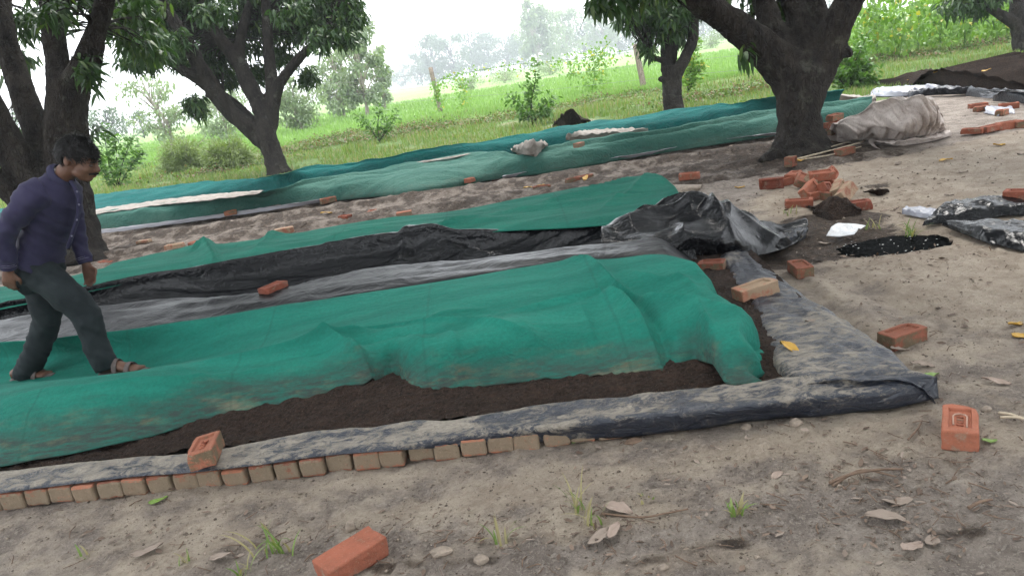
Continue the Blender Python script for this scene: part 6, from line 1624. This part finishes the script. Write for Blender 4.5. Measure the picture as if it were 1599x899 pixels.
# ================================================================== the man walking over the net
def build_person():
    FA, FB = G(192, 578, .165), G(48, 593, .165)
    Fm = (FA + FB) / 2; h = np.array([UD[0], UD[1], 0.0]); nl = np.array([VD[0], VD[1], 0.0]); zz = np.array([0, 0, 1.0])
    def J(px, py, lat=0.0):
        d = ray(px, py); t = ((Fm - CAMP) @ nl + lat) / (d @ nl)
        return CAMP + d * t
    base = Fm.copy(); base[2] = 0.165
    root = thing('person', base, 'stooping man in violet shirt and dark trousers stepping across the green net', 'person')
    def etube(tb, pts, k=20, n=7, lat=nl):
        P = smooth_line([p[0] for p in pts], n); q = np.linspace(0, len(pts) - 1, len(P)); ra = np.interp(q, range(len(pts)), [p[1] for p in pts]); rb = np.interp(q, range(len(pts)), [p[2] for p in pts])
        T = np.gradient(P, axis=0); T /= np.linalg.norm(T, axis=1)[:, None]
        A = np.cross(T, lat); A /= np.linalg.norm(A, axis=1)[:, None]; B = np.cross(T, A)
        a = np.linspace(0, 2 * math.pi, k, endpoint=False)
        V = P[:, None] + np.cos(a)[None, :, None] * A[:, None] * ra[:, None, None] + np.sin(a)[None, :, None] * B[:, None] * rb[:, None, None]
        m = len(P); i = np.arange(m * k).reshape(m, k); j = np.roll(i, -1, 1)
        F = np.stack([i[:-1], j[:-1], j[1:], i[1:]], -1).reshape(-1, 4)
        VV = np.vstack([V.reshape(-1, 3), P[:1], P[-1:]])
        tri = np.array([[m * k, j[0, x], i[0, x]] for x in range(k)] + [[m * k + 1, i[-1, x], j[-1, x]] for x in range(k)])
        tb.add(VV, F, tri)
    def ell(tb, c, ax, rad, k=20, m=12):
        th = np.linspace(0, math.pi, m); ph = np.linspace(0, 2 * math.pi, k, endpoint=False)
        V = np.stack([np.sin(th)[:, None] * np.cos(ph), np.sin(th)[:, None] * np.sin(ph), np.cos(th)[:, None] + 0 * ph], -1).reshape(-1, 3)
        V = c + V[:, :1] * rad[0] * ax[0] + V[:, 1:2] * rad[1] * ax[1] + V[:, 2:] * rad[2] * ax[2]
        i = np.arange(m * k).reshape(m, k); j = np.roll(i, -1, 1)
        F = np.stack([i[:-1], i[1:], j[1:], j[:-1]], -1).reshape(-1, 4)
        tb.add(V, F)
    # ---------- head frame
    Hc = J(120, 247); fh = J(154, 261) - J(117, 247); fh -= nl * (fh @ nl); fh /= np.linalg.norm(fh); uh = np.cross(nl, fh) * -1
    if uh[2] < 0: uh = -uh
    def Hp(f, u, l=0.0): return Hc + fh * f + uh * u + nl * l
    hx = (fh, uh, nl)
    tb = TB()
    ell(tb, Hp(-.008, .022), hx, (.094, .082, .072)); ell(tb, Hp(.055, -.03), hx, (.054, .082, .054)); ell(tb, Hp(.074, -.083), hx, (.032, .024, .033))
    ell(tb, Hp(.035, -.07), hx, (.05, .03, .05)); ell(tb, Hp(.088, .018), hx, (.024, .016, .042)); ell(tb, Hp(.104, -.058), hx, (.018, .016, .024))
    for s in (-1, 1):
        ell(tb, Hp(.070, -.028, s * .034), hx, (.034, .026, .022)); ell(tb, Hp(-.010, -.014, s * .073), (fh * .95 + uh * .3, uh * .95 - fh * .3, nl), (.018, .031, .010))
    etube(tb, [(Hp(.100, .012), .008, .010), (Hp(.118, -.008), .010, .012), (Hp(.127, -.024), .012, .017), (Hp(.112, -.032), .009, .015)], 12, 4)
    # neck and trunk
    etube(tb, [(J(90, 290), .06, .09), (J(99, 274), .054, .056), (J(110, 262), .050, .052), (Hp(-.005, -.03), .052, .052)])
    etube(tb, [(J(60, 425), .07, .10), (J(66, 395), .075, .11), (J(78, 350), .095, .14), (J(86, 315), .095, .15), (J(90, 290), .07, .11)])
    arms = [[(J(56, 302, -.165), .048), (J(28, 335, -.20), .046), (J(7, 368, -.20), .038), (J(11, 395, -.19), .034), (J(13, 420, -.18), .025)],
            [(J(104, 302, .150), .048), (J(113, 335, .175), .044), (J(119, 365, .17), .037), (J(127, 390, .15), .032), (J(134, 411, .14), .024)]]
    for a in arms: etube(tb, [(p, r, r) for p, r in a])
    legs = [[(J(66, 434, -.07), .058), (J(100, 458, -.09), .058), (J(136, 494, -.09), .048), (J(150, 532, -.09), .044), (J(166, 566, -.09), .036)],
            [(J(62, 434, .07), .058), (J(70, 468, .09), .056), (J(70, 502, .09), .048), (J(55, 545, .09), .044), (J(38, 580, .09), .036)]]
    for a in legs: etube(tb, [(p, r, r) for p, r in a])
    # hands: palm, four fingers, thumb
    def hand(w, d, fwd, side):
        d = d / np.linalg.norm(d); fwd = fwd - d * (fwd @ d); fwd /= np.linalg.norm(fwd); cur = np.cross(d, fwd)
        if cur @ (nl * side) < 0: cur = -cur
        k = w + d * 0.085
        etube(tb, [(w - d * .01, .023, .018), (w + d * .03, .037, .016), (w + d * .065, .040, .015), (k, .038, .012)], 14, 5, cur)
        for i, (o, L) in enumerate(((.030, .068), (.010, .078), (-.011, .072), (-.031, .056))):
            b = k + fwd * o - d * .012
            p1 = b + d * L * .45 + cur * L * .10; p2 = p1 + d * L * .30 + cur * L * .26; p3 = p2 + d * L * .10 + cur * L * .26
            etube(tb, [(b, .0095, .0095), (p1, .0088, .0088), (p2, .0080, .0080), (p3, .0062, .0062)], 8, 4)
        b = w + d * .028 + fwd * .030
        etube(tb, [(b - fwd * .012, .014, .013), (b + d * .025 + fwd * .020 + cur * .010, .0115, .0115), (b + d * .050 + fwd * .022 + cur * .022, .0095, .0095), (b + d * .066 + fwd * .018 + cur * .030, .007, .007)], 8, 4)
    hand(J(13, 420, -.18), J(14, 450, -.17) - J(13, 420, -.18), h, 1)
    hand(J(134, 411, .14), J(142, 436, .12) - J(134, 411, .14), h, -1)
    # feet
    def foot(heel, toe):
        d = toe - heel; L = np.linalg.norm(d); d /= L
        etube(tb, [(heel - d * .01 + zz * .035, .030, .028), (heel + d * L * .25 + zz * .045, .042, .030), (heel + d * L * .55 + zz * .032, .030, .040), (heel + d * L * .82 + zz * .022, .018, .044), (heel + d * L * 1.0 + zz * .018, .012, .034)], 14, 5)
        side = np.cross(zz, d)
        for i in range(5):
            b = heel + d * L * (.90 - abs(i - 1) * .03) + side * (.034 - .017 * i) + zz * .017
            etube(tb, [(b, .010, .010), (b + d * .025, .010, .010), (b + d * .04 - zz * .003, .007, .007)], 7, 3)
    f1h, f1t = J(163, 583, -.09), J(221, 579, -.10); f2h, f2t = J(26, 596, .09), J(77, 594, .08)
    for a in (f1h, f1t, f2h, f2t): a[2] = max(a[2], 0.155)
    foot(f1h, f1t); foot(f2h, f2t)
    body = link('body', tb.mesh('body', base), M['skin'], root); remeshed(body, 0.006, 2)
    # eyes, moustache, brows
    for s in (-1, 1):
        e = TB(); ell(e, Hp(.099, -.001, s * .030), hx, (.009, .008, .011), 12, 8); link('eye', e.mesh('eye', base), M['eye'], root)
        e = TB(); etube(e, [(Hp(.108, .018, s * .012), .004, .004), (Hp(.110, .022, s * .03), .005, .005), (Hp(.098, .018, s * .047), .003, .003)], 8, 4); link('eyebrow', e.mesh('eyebrow', base), M['hair'], root)
    e = TB(); etube(e, [(Hp(.098, -.052, -.032), .005, .005), (Hp(.119, -.044, -.014), .007, .007), (Hp(.123, -.043, 0), .007, .007), (Hp(.119, -.044, .014), .007, .007), (Hp(.098, -.052, .032), .005, .005)], 8, 4); link('moustache', e.mesh('moustache', base), M['hair'], root)
    # ---------- hair
    m, k = 46, 72; th = np.linspace(0.02, math.pi - .02, m)[:, None]; ph = np.linspace(0, 2 * math.pi, k, endpoint=False)[None]
    q = np.stack([np.sin(th) * np.cos(ph), np.cos(th) + 0 * ph, np.sin(th) * np.sin(ph)], -1)       # f,u,l
    rad = np.array([.102, .090, .082]); c0 = np.array([-.008, .026, 0])
    strands = 1 + 0.045 * ridged(ph * 5 + 2 * np.sin(th * 2), th * 3.0, 950, 3) + 0.03 * fbm(q[..., 0] * 6 + q[..., 2] * 4, q[..., 1] * 6, 951, 3)
    p = c0 + q * rad * strands[..., None]
    tuftf = np.exp(-((p[..., 0] - .085) / .04) ** 2 - ((p[..., 1] - .075) / .035) ** 2)
    p[..., 0] += .012 * tuftf
    f, u, l = p[..., 0], p[..., 1], p[..., 2]
    hide = np.maximum.reduce([sstep(.050, .075, f) * sstep(.052, .034, u), sstep(-.040, -.015, f) * sstep(.018, -.002, u), sstep(-.035, -.06, u)])
    p = c0 + (p - c0) * (1 - 0.30 * hide)[..., None]
    W = Hc + p[..., :1] * fh + p[..., 1:2] * uh + p[..., 2:] * nl
    i = np.arange(m * k).reshape(m, k); j = np.roll(i, -1, 1); F = np.stack([i[:-1], i[1:], j[1:], j[:-1]], -1).reshape(-1, 4)
    hr = link('hair', np_mesh('hair', W.reshape(-1, 3) - base, F), M['hair'], root)
    rs = np.random.default_rng(12); fl = W.reshape(-1, 3); ok = np.where(hide.ravel() < .15)[0]; pk = rs.choice(ok, 2600); nq = (q * [1, 1, 1]).reshape(-1, 3)[pk]
    nw = nq[:, :1] * fh + nq[:, 1:2] * uh + nq[:, 2:] * nl
    flow = fh * .7 - uh * .25 + rs.normal(size=(2600, 3)) * .35 + np.where(nq[:, :1] < -.1, -1, 0) * (fh * 1.1 + uh * .9); flow = flow - nw * (flow * nw).sum(1)[:, None] + nw * .22
    link('hair_strands', leaf_mesh('hair_strands', fl[pk] - nw * .004, flow, rs.uniform(.025, .05, 2600), .004, base, .05, up=nw, rs=rs), M['hair'], hr)
    # ---------- shirt
    def wrinkle(o, amp, fr, seed):
        me = o.data; n = len(me.vertices); co = np.zeros(n * 3); me.vertices.foreach_get('co', co); co = co.reshape(-1, 3); nr = np.zeros(n * 3); me.vertices.foreach_get('normal', nr); nr = nr.reshape(-1, 3)
        a = co @ h; b = co[:, 2]; c = co @ nl
        w = amp * (ridged((a + 0.9 * b) * fr + c * fr * .5, (b - .5 * a) * fr * 0.45 + c * 2, seed, 2) - 0.5) + amp * 0.6 * fbm(a * fr * 1.7 + c * 5, b * fr * 1.7, seed + 3, 2)
        co += nr * w[:, None]; me.vertices.foreach_set('co', co.ravel()); me.update()
    tb = TB()
    etube(tb, [(J(60, 412), .108, .155), (J(63, 395), .106, .150), (J(72, 365), .108, .152), (J(81, 335), .116, .165), (J(87, 310), .116, .172), (J(90, 292), .100, .165), (J(94, 279), .066, .085)], 28)
    sl = [[(J(66, 300, -.135), .080), (J(50, 306, -.175), .070), (J(27, 336, -.20), .064), (J(6, 368, -.20), .054), (J(10, 395, -.19), .047), (J(12.5, 416, -.18), .040)],
          [(J(98, 300, .125), .078), (J(106, 308, .155), .066), (J(113, 336, .175), .058), (J(119, 365, .17), .050), (J(127, 390, .15), .043), (J(133, 407, .14), .037)]]
    for a in sl: etube(tb, [(p_, r, r) for p_, r in a])
    shirt = link('shirt', tb.mesh('shirt', base), M['shirt'], root); remeshed(shirt, 0.009, 3); wrinkle(shirt, .011, 9, 960)
    # collar, cuffs, placket, buttons
    e = TB(); ax = J(108, 264) - J(94, 279); ax /= np.linalg.norm(ax)
    a = np.linspace(0, 2 * math.pi, 40); A = np.cross(ax, nl); A /= np.linalg.norm(A)
    if A @ h < 0: A = -A
    rows = []
    for r_, o_ in ((.068, -.004), (.062, .016), (.060, .026), (.066, .024), (.080, .000), (.086, -.012)):
        rows.append(J(96, 277) + ax * o_ + (np.cos(a)[:, None] * A * r_ + np.sin(a)[:, None] * nl * r_ * 1.02) - ax * (0.020 * np.cos(a)[:, None] * (o_ < .02)))
    V = np.stack(rows, 0); e.add(V.reshape(-1, 3), grid_faces(len(rows), 40)); solid(link('collar', e.mesh('collar', base), M['shirt_light'], shirt), .003)
    for (p0, p1, r_) in ((sl[0][-2][0], sl[0][-1][0], .044), (sl[1][-2][0], sl[1][-1][0], .041)):
        d = (p1 - p0) / np.linalg.norm(p1 - p0); e = TB(); etube(e, [(p1 - d * .035, r_, r_), (p1 - d * .01, r_, r_), (p1 + d * .012, r_ * .97, r_ * .97), (p1 + d * .013, r_ * .8, r_ * .8)], 20, 4)
        cf = link('cuff', e.mesh('cuff', base), M['shirt'], shirt)
        for s in (-.022, -.012):
            t_ = TB(); a = np.linspace(0, 2 * math.pi, 24); A = np.cross(d, nl); A /= np.linalg.norm(A); B = np.cross(d, A)
            t_.tube(p1 + d * s + (np.cos(a)[:, None] * A + np.sin(a)[:, None] * B) * (r_ + .0015), .0014, 4); link('cuff_stripe', t_.mesh('cuff_stripe', base), M['button'], cf)
    # front placket and buttons
    P = smooth_line([J(111, 283, -.03), J(122, 305, -.05), J(122, 335, -.055), J(112, 368, -.05), J(102, 402, -.045)], 8)
    e = TB(); etube(e, [(p_, .010, .016) for p_ in P[::4]], 8, 4); link('placket', e.mesh('placket', base), M['shirt_light'], shirt)
    for i in (6, 12, 18, 24):
        e = TB(); ell(e, P[i] + h * .008 - nl * .012, (h, zz, nl), (.005, .006, .006), 8, 6); link('button', e.mesh('button', base), M['button'], shirt)
    # ---------- trousers
    tb = TB()
    etube(tb, [(J(66, 402), .105, .145), (J(62, 420), .112, .152), (J(60, 438), .105, .145), (J(64, 452), .075, .10)], 26)
    etube(tb, [(J(64, 430, -.07), .100, .085), (J(98, 455, -.085), .094, .086), (J(134, 492, -.09), .074, .074), (J(146, 526, -.09), .068, .068), (J(158, 556, -.09), .066, .066), (J(168, 576, -.09), .068, .064)])
    etube(tb, [(J(60, 432, .07), .098, .085), (J(70, 468, .085), .090, .085), (J(72, 502, .09), .074, .074), (J(58, 545, .09), .070, .068), (J(46, 572, .09), .070, .066), (J(40, 588, .09), .070, .064)])
    tr = link('trousers', tb.mesh('trousers', base), M['trouser'], root); remeshed(tr, 0.009, 3); wrinkle(tr, .010, 8, 970)
    # ---------- sandals
    for a, b in ((f1h, f1t), (f2h, f2t)):
        d = b - a; L = np.linalg.norm(d); d /= L; sd = np.cross(zz, d)
        e = TB(); etube(e, [(a - d * .02 + zz * .004, .012, .030), (a + d * L * .3 + zz * .004, .012, .034), (a + d * L * .7 + zz * .004, .012, .046), (a + d * L * 1.02 + zz * .004, .012, .044), (a + d * (L + .045) + zz * .004, .010, .026)], 16, 5, sd)
        so = link('sandal', e.mesh('sandal', base), M['sandal'], root)
        for f_, w_, hh in ((.42, .050, .082), (.74, .054, .056)):
            al = np.linspace(0, math.pi, 12); c = a + d * L * f_
            q_ = c + np.cos(al)[:, None] * sd * w_ + np.sin(al)[:, None] * zz * hh
            e = TB(); etube(e, [(x, .004, .016) for x in q_], 8, 2, d); link('strap', e.mesh('strap', base), M['sandal'], so)
t = MT('eye_white'); M['eye'] = t.set((0.05, 0.03, 0.025), 0.2)
t = MT('violet_shirt_placket'); M['shirt_light'] = t.set(t.mix(t.noise(t.coord('Object'), 6), (0.027, 0.026, 0.056), (0.038, 0.036, 0.072)), 0.85, None, 0.2)
build_person()

# ================================================================== air
def build_haze():
    me = bpy.data.meshes.new('haze'); bm = bmesh.new(); bmesh.ops.create_cube(bm, size=1.0)
    for v in bm.verts:
        v.co.x *= 1400; v.co.y = v.co.y * 900 + 400; v.co.z = v.co.z * 31 + 13.5
    bm.to_mesh(me); bm.free()
    o = link('haze', me)
    m = bpy.data.materials.new('humid_air'); m.use_nodes = True; t = m.node_tree; t.nodes.clear()
    out = t.nodes.new('ShaderNodeOutputMaterial'); v = t.nodes.new('ShaderNodeVolumePrincipled')
    v.inputs['Color'].default_value = (0.90, 0.96, 1.0, 1); v.inputs['Density'].default_value = HAZE
    v.inputs['Anisotropy'].default_value = 0.0
    t.links.new(v.outputs[0], out.inputs['Volume'])
    me.materials.append(m)
    tag(o, kind='stuff')
HAZE = 0.0012
build_haze()
